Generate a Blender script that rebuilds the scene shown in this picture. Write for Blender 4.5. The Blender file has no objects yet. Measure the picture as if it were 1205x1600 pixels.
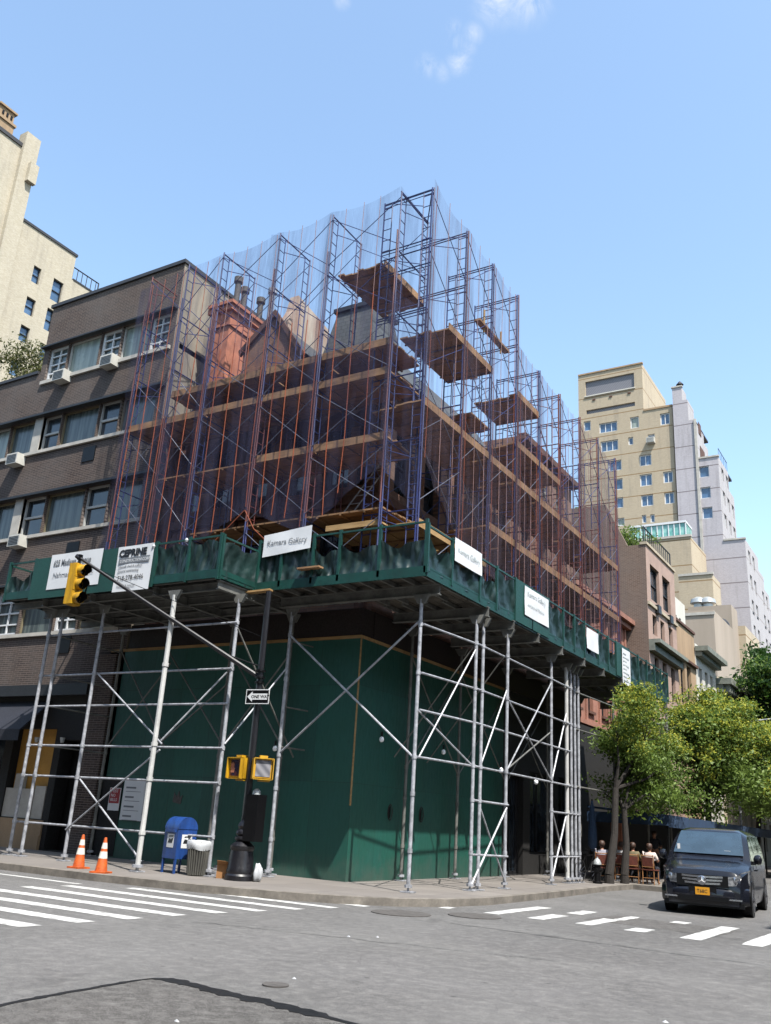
import bpy, bmesh, math, random
import numpy as np
from mathutils import Vector, Matrix
R = math.radians
random.seed(7); rng = np.random.default_rng(7)
S = bpy.context.scene
COL = S.collection

# ---------------- camera ----------------
FOC = 1408.0; YAW = -.5588; PITCH = .3315; ROLL = .0625
CAM = Vector((12.76, -19.62, 1.55))
_f = Vector((math.sin(YAW)*math.cos(PITCH), math.cos(YAW)*math.cos(PITCH), math.sin(PITCH)))
_r = Vector((math.cos(YAW), -math.sin(YAW), 0)); _u = _r.cross(_f)
RT = _r*math.cos(ROLL)+_u*math.sin(ROLL); UP = -_r*math.sin(ROLL)+_u*math.cos(ROLL)
def on(px, py, ax, v):
    """world point on the plane axis=v seen at photograph pixel px,py"""
    d = RT*((px-602.5)/FOC)-UP*((py-800)/FOC)+_f
    return CAM+d*((v-CAM[ax])/d[ax])
cd = bpy.data.cameras.new('camera'); cam = bpy.data.objects.new('camera', cd); COL.objects.link(cam)
cam.matrix_world = Matrix(((RT.x, UP.x, -_f.x, CAM.x), (RT.y, UP.y, -_f.y, CAM.y), (RT.z, UP.z, -_f.z, CAM.z), (0, 0, 0, 1)))
cd.sensor_fit = 'VERTICAL'; cd.sensor_height = 36; cd.lens = FOC/1600*36; cd.clip_end = 2000; cd.clip_start = .1
S.camera = cam
S.render.resolution_x = 771; S.render.resolution_y = 1024

# ---------------- sky, sun, exposure ----------------
SUND = Vector((.52, -.30, 1)).normalized()
w = bpy.data.worlds.new('World'); S.world = w; w.use_nodes = True
nt = w.node_tree; nt.nodes.clear()
def wn(t, **k):
    n = nt.nodes.new(t)
    for a, b in k.items(): setattr(n, a, b)
    return n
sky = wn('ShaderNodeTexSky', sky_type='NISHITA', sun_disc=False, sun_elevation=math.asin(SUND.z), sun_rotation=math.atan2(SUND.x, SUND.y), air_density=1.0, dust_density=1.6, ozone_density=1.0)
bg = wn('ShaderNodeBackground'); bg.inputs[1].default_value = .15
wo = wn('ShaderNodeOutputWorld'); tc = wn('ShaderNodeTexCoord')
def dirvec(px, py):
    return (RT*((px-602.5)/FOC)-UP*((py-800)/FOC)+_f).normalized()
# wispy clouds: soft blobs round a few sky directions, broken up with noise
nz = wn('ShaderNodeTexNoise'); nz.inputs['Scale'].default_value = 30; nz.inputs['Detail'].default_value = 9; nz.inputs['Roughness'].default_value = .68; nz.inputs['Distortion'].default_value = .9
mpn = wn('ShaderNodeMapping'); mpn.inputs['Scale'].default_value = (1, 1, .55)
nt.links.new(tc.outputs['Generated'], mpn.inputs[0]); nt.links.new(mpn.outputs[0], nz.inputs['Vector'])
acc = None
for px, py, rad, st in [(780, -6, .036, .8), (825, -4, .034, .8), (708, 42, .012, .4), (712, 66, .013, .55), (717, 98, .017, .7), (740, 52, .015, .55), (732, 74, .012, .4), (668, 102, .016, .5), (692, 112, .014, .35), (535, 0, .012, .4)]:
    dv = dirvec(px, py)
    ds = wn('ShaderNodeVectorMath', operation='DISTANCE'); ds.inputs[1].default_value = dv; nt.links.new(tc.outputs['Generated'], ds.inputs[0])
    mr = wn('ShaderNodeMapRange', interpolation_type='SMOOTHSTEP'); mr.inputs[1].default_value = 0; mr.inputs[2].default_value = rad; mr.inputs[3].default_value = st; mr.inputs[4].default_value = 0
    nt.links.new(ds.outputs['Value'], mr.inputs[0])
    if acc is None: acc = mr
    else:
        m = wn('ShaderNodeMath', operation='MAXIMUM'); nt.links.new(acc.outputs[0], m.inputs[0]); nt.links.new(mr.outputs[0], m.inputs[1]); acc = m
cr = wn('ShaderNodeMapRange'); cr.inputs[1].default_value = .38; cr.inputs[2].default_value = .72
nt.links.new(nz.outputs[0], cr.inputs[0])
mm = wn('ShaderNodeMath', operation='MULTIPLY', use_clamp=True); nt.links.new(acc.outputs[0], mm.inputs[0]); nt.links.new(cr.outputs[0], mm.inputs[1])
mx = wn('ShaderNodeMix', data_type='RGBA'); hs = wn('ShaderNodeHueSaturation'); hs.inputs['Saturation'].default_value = .96; hs.inputs['Value'].default_value = 1.12; nt.links.new(sky.outputs[0], hs.inputs['Color'])
nt.links.new(mm.outputs[0], mx.inputs[0]); tint = wn('ShaderNodeMix', data_type='RGBA', blend_type='MULTIPLY'); tint.inputs[0].default_value = 1; tint.inputs[7].default_value = (.965, 1.035, 1.0, 1); nt.links.new(hs.outputs[0], tint.inputs[6]); nt.links.new(tint.outputs[2], mx.inputs[6]); mx.inputs[7].default_value = (3.2, 3.3, 3.4, 1)
nt.links.new(mx.outputs[2], bg.inputs[0]); nt.links.new(bg.outputs[0], wo.inputs[0])
sl = bpy.data.lights.new('sun', 'SUN'); sl.energy = 5.0; sl.angle = R(.53); sl.color = (1, .955, .89)
so = bpy.data.objects.new('sun', sl); COL.objects.link(so); so.rotation_euler = SUND.to_track_quat('Z', 'Y').to_euler()
vs = S.view_settings; vs.view_transform = 'Standard'; vs.look = 'None'; vs.exposure = 1.15; vs.gamma = 1; vs.use_curve_mapping = False
S.render.engine = 'CYCLES'
S.cycles.max_bounces = 8; S.cycles.transparent_max_bounces = 24; S.cycles.diffuse_bounces = 3

# ---------------- materials ----------------
ALB = .6   # colour codes below are read off the bright photograph; this brings them to real albedos
def L(h):
    h = h.lstrip('#'); o = []
    for i in (0, 2, 4):
        c = int(h[i:i+2], 16)/255; o.append(c/12.92 if c <= .04045 else ((c+.055)/1.055)**2.4)
    return tuple(c*ALB for c in o)+(1,)
class NT:
    def __init__(s, name):
        s.m = bpy.data.materials.new(name); s.m.use_nodes = True; s.t = s.m.node_tree; s.t.nodes.clear()
        s.out = s.t.nodes.new('ShaderNodeOutputMaterial'); s.p = s.t.nodes.new('ShaderNodeBsdfPrincipled'); s.t.links.new(s.p.outputs[0], s.out.inputs[0])
        s.c = s.t.nodes.new('ShaderNodeTexCoord').outputs['Object']
    def n(s, t, ins={}, **k):
        n = s.t.nodes.new(t)
        for a, b in k.items(): setattr(n, a, b)
        for a, b in ins.items():
            if isinstance(b, bpy.types.NodeSocket): s.t.links.new(b, n.inputs[a])
            else: n.inputs[a].default_value = b
        return n
    def noise(s, sc, det=4, ro=.6, vec=None, scl=None):
        v = vec or s.c
        if scl: v = s.n('ShaderNodeMapping', {0: v, 'Scale': scl}).outputs[0]
        return s.n('ShaderNodeTexNoise', {'Vector': v, 'Scale': sc, 'Detail': det, 'Roughness': ro}).outputs[0]
    def rng(s, x, a, b, c=0, d=1): return s.n('ShaderNodeMapRange', {0: x, 1: a, 2: b, 3: c, 4: d}).outputs[0]
    def mix(s, f, a, b, bt='MIX'):
        return s.n('ShaderNodeMix', {0: f, 6: a, 7: b}, data_type='RGBA', blend_type=bt).outputs[2]
    def set(s, k, v):
        if isinstance(v, bpy.types.NodeSocket): s.t.links.new(v, s.p.inputs[k])
        else: s.p.inputs[k].default_value = v
    def bump(s, h, st=.3, d=.01):
        b = s.n('ShaderNodeBump', {'Strength': st, 'Distance': d, 'Height': h}); s.t.links.new(b.outputs[0], s.p.inputs['Normal'])
def vary(name, col, rough=.6, metal=0, amt=.25, sc=2.0, bump=.0, streak=False, spec=.5, col2=None, fine=25):
    t = NT(name); c = L(col) if isinstance(col, str) else col
    c2 = (L(col2) if col2 else tuple(x*(1-amt*1.6) for x in c[:3])+(1,))
    n1 = t.noise(sc, 5, .65, scl=(1, 1, .25) if streak else None); n2 = t.noise(fine, 3, .6)
    f = t.rng(n1, .35, .68); k = t.mix(f, c, c2)
    k = t.mix(t.rng(n2, .3, .7, 0, amt), k, (c[0]*.6, c[1]*.6, c[2]*.6, 1))
    t.set('Base Color', k); t.set('Roughness', t.rng(n2, .3, .7, max(rough-.08, .02), min(rough+.12, 1))); t.set('Metallic', metal); t.set('Specular IOR Level', spec)
    if bump: t.bump(n2, bump)
    return t.m
def brick(name, c1, c2, mortar, axis, bw=.21, bh=.07, ms=.008, big=.25, rough=.88, lines=None, linecol='#6b5a48', bump=.5):
    t = NT(name)
    sx = t.n('ShaderNodeSeparateXYZ', {0: t.c}); 
    v = t.n('ShaderNodeCombineXYZ', {0: sx.outputs[0 if axis == 'x' else 1], 1: sx.outputs[2], 2: 0.0}).outputs[0]
    b = t.n('ShaderNodeTexBrick', {'Vector': v, 'Color1': L(c1), 'Color2': L(c2), 'Mortar': L(mortar), 'Scale': 1.0, 'Mortar Size': ms, 'Mortar Smooth': .3, 'Bias': 0., 'Brick Width': bw, 'Row Height': bh})
    n1 = t.noise(.5, 5, .65); n2 = t.noise(9, 3, .6)
    k = t.mix(t.rng(n1, .35, .7, 0, big), b.outputs[0], (.12, .112, .105, 1), 'MIX')
    k = t.mix(t.rng(n2, .3, .7, 0, .3), k, (.62, .6, .59, 1), 'MULTIPLY')
    st = t.noise(1.6, 4, .6, scl=(1, 1, .12)); k = t.mix(t.rng(st, .52, .75, 0, .3), k, (.09, .08, .075, 1))
    if lines:
        z0, dz, th = lines
        a = t.n('ShaderNodeMath', {0: sx.outputs[2], 1: z0}, operation='SUBTRACT').outputs[0]
        a = t.n('ShaderNodeMath', {0: a, 1: dz}, operation='FLOORED_MODULO').outputs[0]
        a = t.n('ShaderNodeMath', {0: a, 1: th}, operation='LESS_THAN').outputs[0]
        k = t.mix(a, k, L(linecol))
    t.set('Base Color', k); t.set('Roughness', rough); t.set('Specular IOR Level', .25)
    t.bump(b.outputs['Fac'], -bump, .006) if bump else None
    return t.m
def glass(name, col='#1a222b', rough=.08, c2='#39424a', sc=.8, spec=.8, fold=False):
    t = NT(name); n = t.noise(7 if fold else sc, 3, .6, scl=(1, 1, .06) if fold else (1, 1, 1.3)); n2 = t.noise(1.7, 2, .5)
    t.set('Base Color', t.mix(t.rng(n, .4, .62), L(col), L(c2))); t.set('Roughness', t.rng(n2, .3, .7, rough, rough+.08)); t.set('Specular IOR Level', spec)
    t.bump(n2, .05, .02); return t.m
M = {}
def asphalt(name, base='#6f6e6e', dark='#4f4e4e', tint='#82817f'):
    t = NT(name); a = t.noise(.16, 6, .62); b = t.noise(1.3, 5, .65, scl=(.35, 1, 1)); f = t.noise(42, 3, .8); g = t.noise(130, 2, .85)
    s = t.noise(.5, 5, .6, scl=(.12, 1, 1)); s2 = t.noise(.45, 5, .6, scl=(1, .14, 1))
    k = t.mix(t.rng(a, .35, .65), L(base), L(dark)); k = t.mix(t.rng(s, .5, .72, 0, .55), k, L(tint)); k = t.mix(t.rng(s2, .55, .72, 0, .35), k, L(dark))
    k = t.mix(t.rng(b, .52, .7, 0, .38), k, L(dark))
    k = t.mix(t.rng(f, .42, .62, 0, .5), k, L('#3f3e3e')); k = t.mix(t.rng(g, .5, .68, 0, .6), k, L('#a9a7a3'))
    h = t.noise(6, 5, .75); k = t.mix(t.rng(h, .45, .7, 0, .35), k, L('#9c9a97')); st = t.noise(.8, 5, .7); k = t.mix(t.rng(st, .6, .68, 0, .45), k, L('#4b4a4a'))
    # scattered oil spots and gum
    v = t.n('ShaderNodeTexVoronoi', {'Vector': t.c, 'Scale': 1.4, 'Randomness': 1.0}).outputs['Distance']
    k = t.mix(t.rng(v, .02, .06, .65, 0), k, L('#2c2b2b'))
    # hairline cracks
    vv = t.n('ShaderNodeVectorMath', {0: t.c, 1: t.n('ShaderNodeTexNoise', {'Vector': t.c, 'Scale': 1.5, 'Detail': 4.}).outputs['Color']}, operation='ADD').outputs[0]
    cr = t.n('ShaderNodeTexVoronoi', {'Vector': vv, 'Scale': .45}, feature='DISTANCE_TO_EDGE').outputs['Distance']
    k = t.mix(t.rng(cr, .0, .004, .35, 0), k, L('#2b2a2a'))
    t.set('Base Color', k); t.set('Roughness', t.rng(a, .3, .7, .78, .93)); t.set('Specular IOR Level', .3); t.bump(f, .55, .008); return t.m
M['asphalt'] = asphalt('asphalt')
M['asphalt_patch'] = asphalt('asphalt_patch', '#504c4a', '#3a3836', '#5c5854')
M['tar'] = vary('tar', '#1d1d1f', .45, amt=.2, sc=6, bump=.4)
def paintm(name, c='#d6d7d4'):
    t = NT(name); a = t.noise(5, 8, .8); b = t.noise(45, 3, .8)
    k = t.mix(t.rng(a, .5, .6, 0, .8), L(c), L('#777675')); k = t.mix(t.rng(b, .5, .62, 0, .6), k, L('#8a8784'))
    t.set('Base Color', k); t.set('Roughness', .7); t.bump(b, .3, .004); return t.m
M['road_paint'] = paintm('road_paint')
def concrete():
    t = NT('sidewalk_concrete'); a = t.noise(.6, 6, .65); f = t.noise(45, 2, .7)
    b = t.n('ShaderNodeTexBrick', {'Vector': t.c, 'Color1': L('#8c8680'), 'Color2': L('#7d7772'), 'Mortar': L('#4a4643'), 'Scale': 1.0, 'Mortar Size': .012, 'Brick Width': 1.5, 'Row Height': 1.5}, offset=0.0)
    k = t.mix(t.rng(a, .38, .66, 0, .55), b.outputs[0], L('#6f6964')); k = t.mix(t.rng(f, .4, .7, 0, .3), k, L('#5c5855'))
    v = t.n('ShaderNodeTexVoronoi', {'Vector': t.c, 'Scale': 2.3}).outputs['Distance']; k = t.mix(t.rng(v, .03, .06, .6, 0), k, L('#3a3735'))
    t.set('Base Color', k); t.set('Roughness', .85); t.bump(b.outputs['Fac'], -.5, .01); return t.m
M['sidewalk'] = concrete()
M['kerb'] = vary('kerb_stone', '#8d867d', .85, amt=.35, sc=3, bump=.3)
M['brick_dark'] = brick('dark_brick', '#54463f', '#3d3330', '#83756d', 'x', .30, .068, .009, .35)
M['brick_dark_y'] = brick('dark_brick_side', '#54463f', '#3d3330', '#83756d', 'y', .30, .068, .009, .35)
M['stucco_party'] = vary('weathered_party_wall', '#a89e8c', .9, amt=.3, sc=.7, bump=.3, streak=True, col2='#6d6862')
M['stone_band'] = vary('stone_band', '#cdc8be', .8, amt=.2, sc=1.5)
M['coping'] = vary('roof_coping', '#33343a', .6, amt=.2)
M['cream_brick'] = brick('cream_brick', '#d6cdb9', '#c7bda7', '#b8af9b', 'y', .22, .075, .01, .12, bump=.3)
M['cream_brick_x'] = brick('cream_brick_front', '#d6cdb9', '#c7bda7', '#b8af9b', 'x', .22, .075, .01, .12, bump=.3)
M['tan_x'] = brick('tan_brick_front', '#cdbea5', '#c2b299', '#b3a58d', 'x', .25, .08, .01, .10, lines=(.6, 3.0, .13), linecol='#957c5c', bump=.2)
M['tan_y'] = brick('tan_brick_side', '#d8c9b0', '#cdbda3', '#bfb098', 'y', .25, .08, .01, .10, lines=(.6, 3.0, .13), linecol='#957c5c', bump=.2)
M['grey_x'] = brick('pale_grey_brick_front', '#cdc8cc', '#c3bec3', '#b8b3b8', 'x', .25, .08, .01, .08, lines=(.2, 3.0, .12), linecol='#81797c', bump=.2)
M['grey_y'] = brick('pale_grey_brick_side', '#cbc8ca', '#c1bec0', '#b5b2b5', 'y', .25, .08, .01, .06, lines=(.2, 3.0, .12), linecol='#9a9292', bump=.2)
M['beige'] = vary('beige_render', '#b8a999', .9, amt=.2, sc=.3, streak=True, col2='#a39584')
M['brown_brick_y'] = brick('brown_brick_side', '#8d7263', '#7b6254', '#9c8a7c', 'y', .22, .07, .01, .2)
M['brown_brick_x'] = brick('brown_brick_front', '#7e6759', '#6d574a', '#95857a', 'x', .22, .07, .01, .3)
M['pink_stone'] = vary('pink_brownstone', '#b07a66', .85, amt=.25, sc=1.2, bump=.2)
M['pink_render'] = vary('pale_pink_render', '#b79a8b', .85, amt=.15, sc=1.2)
M['lime'] = vary('limestone', '#c6b79e', .85, amt=.2, sc=1.0, bump=.2, streak=True)
M['tan_stone'] = vary('tan_stone', '#b79a78', .85, amt=.2, sc=1.0, bump=.2, streak=True)
M['white_stucco'] = vary('white_stucco', '#dcd8cd', .8, amt=.1, sc=1.0, streak=True)
M['old_white'] = vary('rust_stained_render', '#cdc3b4', .85, amt=.3, sc=1.1, streak=True, col2='#97664e')
M['green_cornice'] = vary('weathered_grey_cornice', '#8f9488', .7, amt=.3, sc=2)
M['dark_metal'] = vary('dark_metal', '#2a2b2f', .5, .2, amt=.2)
M['brownstone'] = brick('old_brown_brick', '#9c7159', '#855c48', '#6b564c', 'x', .21, .07, .008, .4)
M['brownstone_y'] = brick('old_brown_brick_side', '#9c735f', '#86604e', '#6e594f', 'y', .21, .07, .008, .4)
M['brown_trim'] = vary('brownstone_trim', '#6b4636', .85, amt=.35, sc=3, bump=.4)
M['slate'] = brick('roof_slate', '#565c5f', '#474d50', '#2e3235', 'x', .25, .16, .012, .3, rough=.6)
M['terra'] = vary('terracotta_red', '#cf8262', .8, amt=.3, sc=2, bump=.2)
M['hoard'] = None
def hoarding():
    t = NT('green_painted_plywood'); sx = t.n('ShaderNodeSeparateXYZ', {0: t.c})
    h = t.n('ShaderNodeMath', {0: sx.outputs[0], 1: sx.outputs[1]}, operation='ADD').outputs[0]
    v = t.n('ShaderNodeCombineXYZ', {0: h, 1: sx.outputs[2], 2: 0.}).outputs[0]
    b = t.n('ShaderNodeTexBrick', {'Vector': v, 'Color1': L('#175a4c'), 'Color2': L('#135044'), 'Mortar': L('#0d2c25'), 'Scale': 1.0, 'Mortar Size': .006, 'Brick Width': 1.22, 'Row Height': 2.44}, offset=0.)
    n = t.noise(1.1, 5, .65); n2 = t.noise(14, 4, .6, scl=(1, 1, .2))
    k = t.mix(t.rng(n, .4, .66, 0, .3), b.outputs[0], L('#205f5a')); k = t.mix(t.rng(n2, .5, .75, 0, .35), k, L('#0e3634'))
    # splashed dirt along the bottom edge, scuffs, screw heads
    zz = t.n('ShaderNodeMath', {0: sx.outputs[2], 1: t.rng(t.noise(2.5, 5, .7), .3, .7, -.35, .35)}, operation='ADD').outputs[0]
    k = t.mix(t.rng(zz, .1, .75, .55, 0), k, L('#4f5d54'))
    sc = t.noise(3.5, 6, .75, scl=(1, 1, .5)); k = t.mix(t.rng(sc, .62, .68, 0, .45), k, L('#3a7568'))
    pt = t.n('ShaderNodeTexBrick', {'Vector': v, 'Color1': (0, 0, 0, 1), 'Color2': (1, 1, 1, 1), 'Mortar': (.5, .5, .5, 1), 'Scale': 1.0, 'Mortar Size': .0, 'Brick Width': 1.22, 'Row Height': 2.44}, offset=0.).outputs[0]
    k = t.mix(t.rng(pt, 0, 1, 0, .28), k, L('#0f4338'))
    t.set('Base Color', k); t.set('Roughness', t.rng(n2, .3, .7, .45, .65)); t.bump(n2, .25, .004); return t.m
M['hoard'] = hoarding()
M['green_panel'] = vary('green_parapet_panel', '#144c42', .5, amt=.22, sc=1.5, bump=.1, streak=True)
M['green_post'] = vary('green_post_paint', '#104a42', .45, amt=.3, sc=3)
def tarp():
    t = NT('dark_green_tarpaulin'); n = t.noise(2.2, 4, .6); w_ = t.n('ShaderNodeTexWave', {'Vector': t.c, 'Scale': 1.3, 'Distortion': 6., 'Detail': 2.}).outputs[1]
    t.set('Base Color', t.mix(t.rng(n, .35, .65), L('#0f2825'), L('#1e3836'))); t.set('Roughness', .42); t.bump(w_, .5, .06); return t.m
M['tarp'] = tarp()
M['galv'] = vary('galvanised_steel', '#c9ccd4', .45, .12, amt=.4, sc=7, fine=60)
M['galv_white'] = vary('white_painted_steel', '#d6d6d4', .45, 0, amt=.18, sc=3)
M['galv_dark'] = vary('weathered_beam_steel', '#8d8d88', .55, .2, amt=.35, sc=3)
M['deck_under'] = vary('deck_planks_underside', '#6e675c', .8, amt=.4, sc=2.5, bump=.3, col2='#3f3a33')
M['blue_tube'] = vary('blue_frame_paint', '#27377c', .5, .0, amt=.35, sc=5, col2='#1a2350')
M['red_tube'] = vary('rust_red_frame_paint', '#76352b', .6, .0, amt=.35, sc=5, col2='#5c2a2e')
M['brace'] = vary('brace_steel', '#8c90a0', .4, .4, amt=.3, sc=5)
M['seam_o'] = vary('orange_net_strap', '#a9532f', .7, amt=.3, sc=3)
M['seam_p'] = vary('pale_pink_net_strap', '#b08a86', .7, amt=.3, sc=3)
def planks(name, c1, c2, yel=None):
    t = NT(name); n = t.noise(3, 5, .7, scl=(.4, 4, 4)); n2 = t.noise(.9, 3, .6)
    k = t.mix(t.rng(n, .35, .68), L(c1), L(c2)); k = t.mix(t.rng(n2, .45, .65, 0, .5), k, L(yel or c1))
    t.set('Base Color', k); t.set('Roughness', .82); t.bump(n, .35, .01); return t.m
M['plank'] = planks('scaffold_plank_wood', '#a88059', '#735438', '#bd946a')
M['plank_new'] = planks('new_plank_wood', '#b8935f', '#8c6a3c', '#c7a878')
def netm(name, col, alpha, sc=(38, 38, 3)):
    t = NT(name); t.t.nodes.remove(t.p)
    d = t.n('ShaderNodeBsdfDiffuse', {'Color': L(col)}); tr = t.n('ShaderNodeBsdfTransparent')
    n = t.noise(1, 3, .6, scl=sc); n2 = t.noise(.35, 4, .6); n3 = t.noise(2.0, 3, .6, scl=(1.6, 1.6, .15))
    f = t.n('ShaderNodeMath', {0: t.rng(n, .3, .7, -.07, .07), 1: t.rng(n2, .35, .65, alpha-.05, alpha+.07)}, operation='ADD').outputs[0]
    f = t.n('ShaderNodeMath', {0: f, 1: t.rng(n3, .42, .68, -.06, .16)}, operation='ADD', use_clamp=True).outputs[0]
    m = t.n('ShaderNodeMixShader', {0: f, 1: tr.outputs[0], 2: d.outputs[0]}); t.t.links.new(m.outputs[0], t.out.inputs[0]); return t.m
M['net'] = netm('debris_net_blue_violet', '#4c4e66', .18)
M['net_side'] = netm('debris_net_plum', '#57505c', .18)
M['sign_white'] = vary('white_vinyl', '#eef1f4', .5, amt=.05, sc=2, bump=.12, fine=5)
M['ink'] = vary('black_ink', '#1b1d22', .5, amt=.1)
M['ink_grey'] = vary('faded_ink', '#7d8288', .5, amt=.1)
M['ink_pale'] = vary('very_faded_ink', '#c7d0cf', .5, amt=.05)
M['ink_red'] = vary('red_ink', '#a8323a', .5, amt=.1)
M['yellow'] = vary('signal_yellow', '#e6b016', .5, amt=.35, sc=6, streak=True)
M['black'] = vary('black_paint', '#0b0b0e', .4, amt=.2, sc=4, spec=.25)
M['pole_black'] = vary('pole_black_paint', '#17161d', .38, amt=.25, sc=4, bump=.1)
M['lens_dark'] = glass('dark_signal_lens', '#0b0709', .15, '#1a0d10')
M['lens_hand'] = glass('pedestrian_lens', '#1b2240', .15, '#5a2a26', sc=5)
M['blue_box'] = vary('postal_blue', '#1f4f9e', .45, amt=.35, sc=6, streak=True)
M['orange'] = vary('cone_orange', '#ea6a1e', .6, amt=.35, sc=8)
M['cone_white'] = vary('cone_reflective_white', '#e8e4da', .5, amt=.1)
M['bag'] = vary('white_bag_plastic', '#c9ccd0', .4, amt=.1)
M['card'] = vary('cardboard', '#b98552', .8, amt=.2)
M['bin'] = vary('bin_steel', '#77766f', .55, .3, amt=.35, sc=5, streak=True)
M['tan_panel'] = vary('tan_window_lining', '#e0a94e', .7, amt=.2, sc=1.5)
M['glass'] = glass('window_glass')
M['glass_cur'] = glass('window_with_curtain', '#4a5356', .15, '#6f7a77', spec=.5, fold=True)
M['glass_pale'] = glass('window_pale_blind', '#8b9690', .2, '#aab4ab', spec=.4, fold=True)
M['glass_sky'] = glass('painted_sky_glass', '#46627f', .08, '#56769a', sc=.6)  # sky reflection painted into the pane colour as two blues
M['glass_teal'] = glass('green_glass', '#5fa89d', .1, '#9ccfc4', sc=.7)
M['frame_pale'] = vary('pale_window_frame', '#c9cac6', .6, amt=.12)
M['frame_tan'] = vary('tan_window_frame', '#8f8468', .6, amt=.2)
M['frame_white'] = vary('white_window_frame', '#e6e8ea', .5, amt=.06)
M['ac_white'] = vary('ac_casing', '#d8d6cd', .5, amt=.15)
M['louvre'] = vary('grey_louvre', '#8e8f93', .6, amt=.2)
def louv():
    t = NT('plant_louvre'); w_ = t.n('ShaderNodeTexWave', {'Vector': t.c, 'Scale': 2.6, 'Distortion': .2}, bands_direction='DIAGONAL').outputs[1]
    t.set('Base Color', t.mix(w_, L('#8f8e94'), L('#5d5e66'))); t.set('Roughness', .6); return t.m
M['louvre'] = louv()
M['awning'] = vary('navy_canvas', '#191d2b', .75, amt=.2, sc=2, bump=.2)
M['awning_blue'] = vary('blue_canvas', '#27466a', .75, amt=.2, sc=2, bump=.2)
M['near_black'] = vary('near_black_fill', '#0d0b0a', .8, amt=.3)  # near-black, also used to paint shade beneath the shed and awning
M['fascia'] = vary('dark_red_fascia', '#241310', .7, amt=.3, sc=2)
M['bark'] = vary('tree_bark', '#2e2823', .9, amt=.3, sc=8, bump=.6)
def leaf(name, a, b, c):
    t = NT(name); n = t.noise(1.3, 3, .6); n2 = t.noise(11, 2, .6)
    k = t.mix(t.rng(n, .38, .62), L(a), L(b)); k = t.mix(t.rng(n2, .45, .65, 0, .8), k, L(c))
    t.set('Base Color', k); t.set('Roughness', .55); t.set('Specular IOR Level', .3)
    tr = t.n('ShaderNodeBsdfTranslucent', {'Color': k}); mx_ = t.n('ShaderNodeMixShader', {0: .42, 1: t.p.outputs[0], 2: tr.outputs[0]}); t.t.links.new(mx_.outputs[0], t.out.inputs[0]); return t.m
M['leaf'] = leaf('green_leaves', '#799345', '#56732f', '#8fa54d')
M['leaf_dark'] = leaf('deep_green_leaves', '#35571f', '#25431a', '#4c7028')
M['sunside_tips'] = leaf('yellow_green_blossom_and_sunlit_leaves', '#c2c348', '#a0ae40', '#d0cb55')
M['olive'] = leaf('olive_roof_foliage', '#67703f', '#4b5630', '#8b8458')
M['skin'] = vary('skin', '#b07d62', .6, amt=.1)
M['hair'] = vary('brown_hair', '#4a2f20', .6, amt=.2)
M['cloth_white'] = vary('white_shirt', '#d9d6d6', .8, amt=.1)
M['cloth_grey'] = vary('pale_grey_shirt', '#a5a3b0', .8, amt=.1)
M['cloth_pink'] = vary('pale_pink_shirt', '#ead9d2', .8, amt=.1)
M['cloth_olive'] = vary('olive_shirt', '#6e6446', .8, amt=.1)
M['cloth_dark'] = vary('dark_trousers', '#1f2230', .8, amt=.15)
M['cane'] = vary('cane_wood', '#b07b48', .6, amt=.2)
M['weave'] = vary('woven_seat', '#7b3b2a', .7, amt=.3, sc=9)
def carpaint():
    t = NT('black_car_paint'); t.set('Base Color', (.006, .007, .011, 1)); t.set('Roughness', .22); t.set('Coat Weight', .45); t.set('Coat Roughness', .05); t.set('Metallic', .0); t.set('Specular IOR Level', .2)
    t.bump(t.noise(2.2, 2, .5), .03, .02); return t.m
M['car'] = carpaint()
M['car_glass'] = glass('windscreen_glass', '#30424f', .03, '#3a4e5e', spec=1.0, sc=1.2)
M['side_glass'] = glass('tinted_side_glass', '#07090c', .04, '#0c0f14', spec=.9)
M['chrome'] = vary('chrome', '#c9ccd3', .18, .9, amt=.08)
M['tyre'] = vary('tyre_rubber', '#141416', .8, amt=.2, sc=8)
M['rim'] = vary('alloy_rim', '#8b8d93', .3, .7, amt=.1)
M['lamp_glass'] = glass('headlamp_lens', '#4a4e55', .05, '#8f9296', sc=9, spec=1.)
M['plate'] = vary('yellow_plate', '#e6a012', .5, amt=.1)
M['bulb'] = NT('white_bulb').m; M['bulb'].node_tree.nodes['Principled BSDF'].inputs['Base Color'].default_value = (.85, .87, .9, 1); M['bulb'].node_tree.nodes['Principled BSDF'].inputs['Roughness'].default_value = .25
M['iron'] = vary('cast_iron', '#625e5b', .8, .05, amt=.3, sc=9, bump=.5)
M['silver'] = vary('silver_paint', '#c4c9ca', .35, .3, amt=.15)
M['silver_car'] = vary('silver_car_paint', '#8d98a6', .25, .3, amt=.1)

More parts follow.
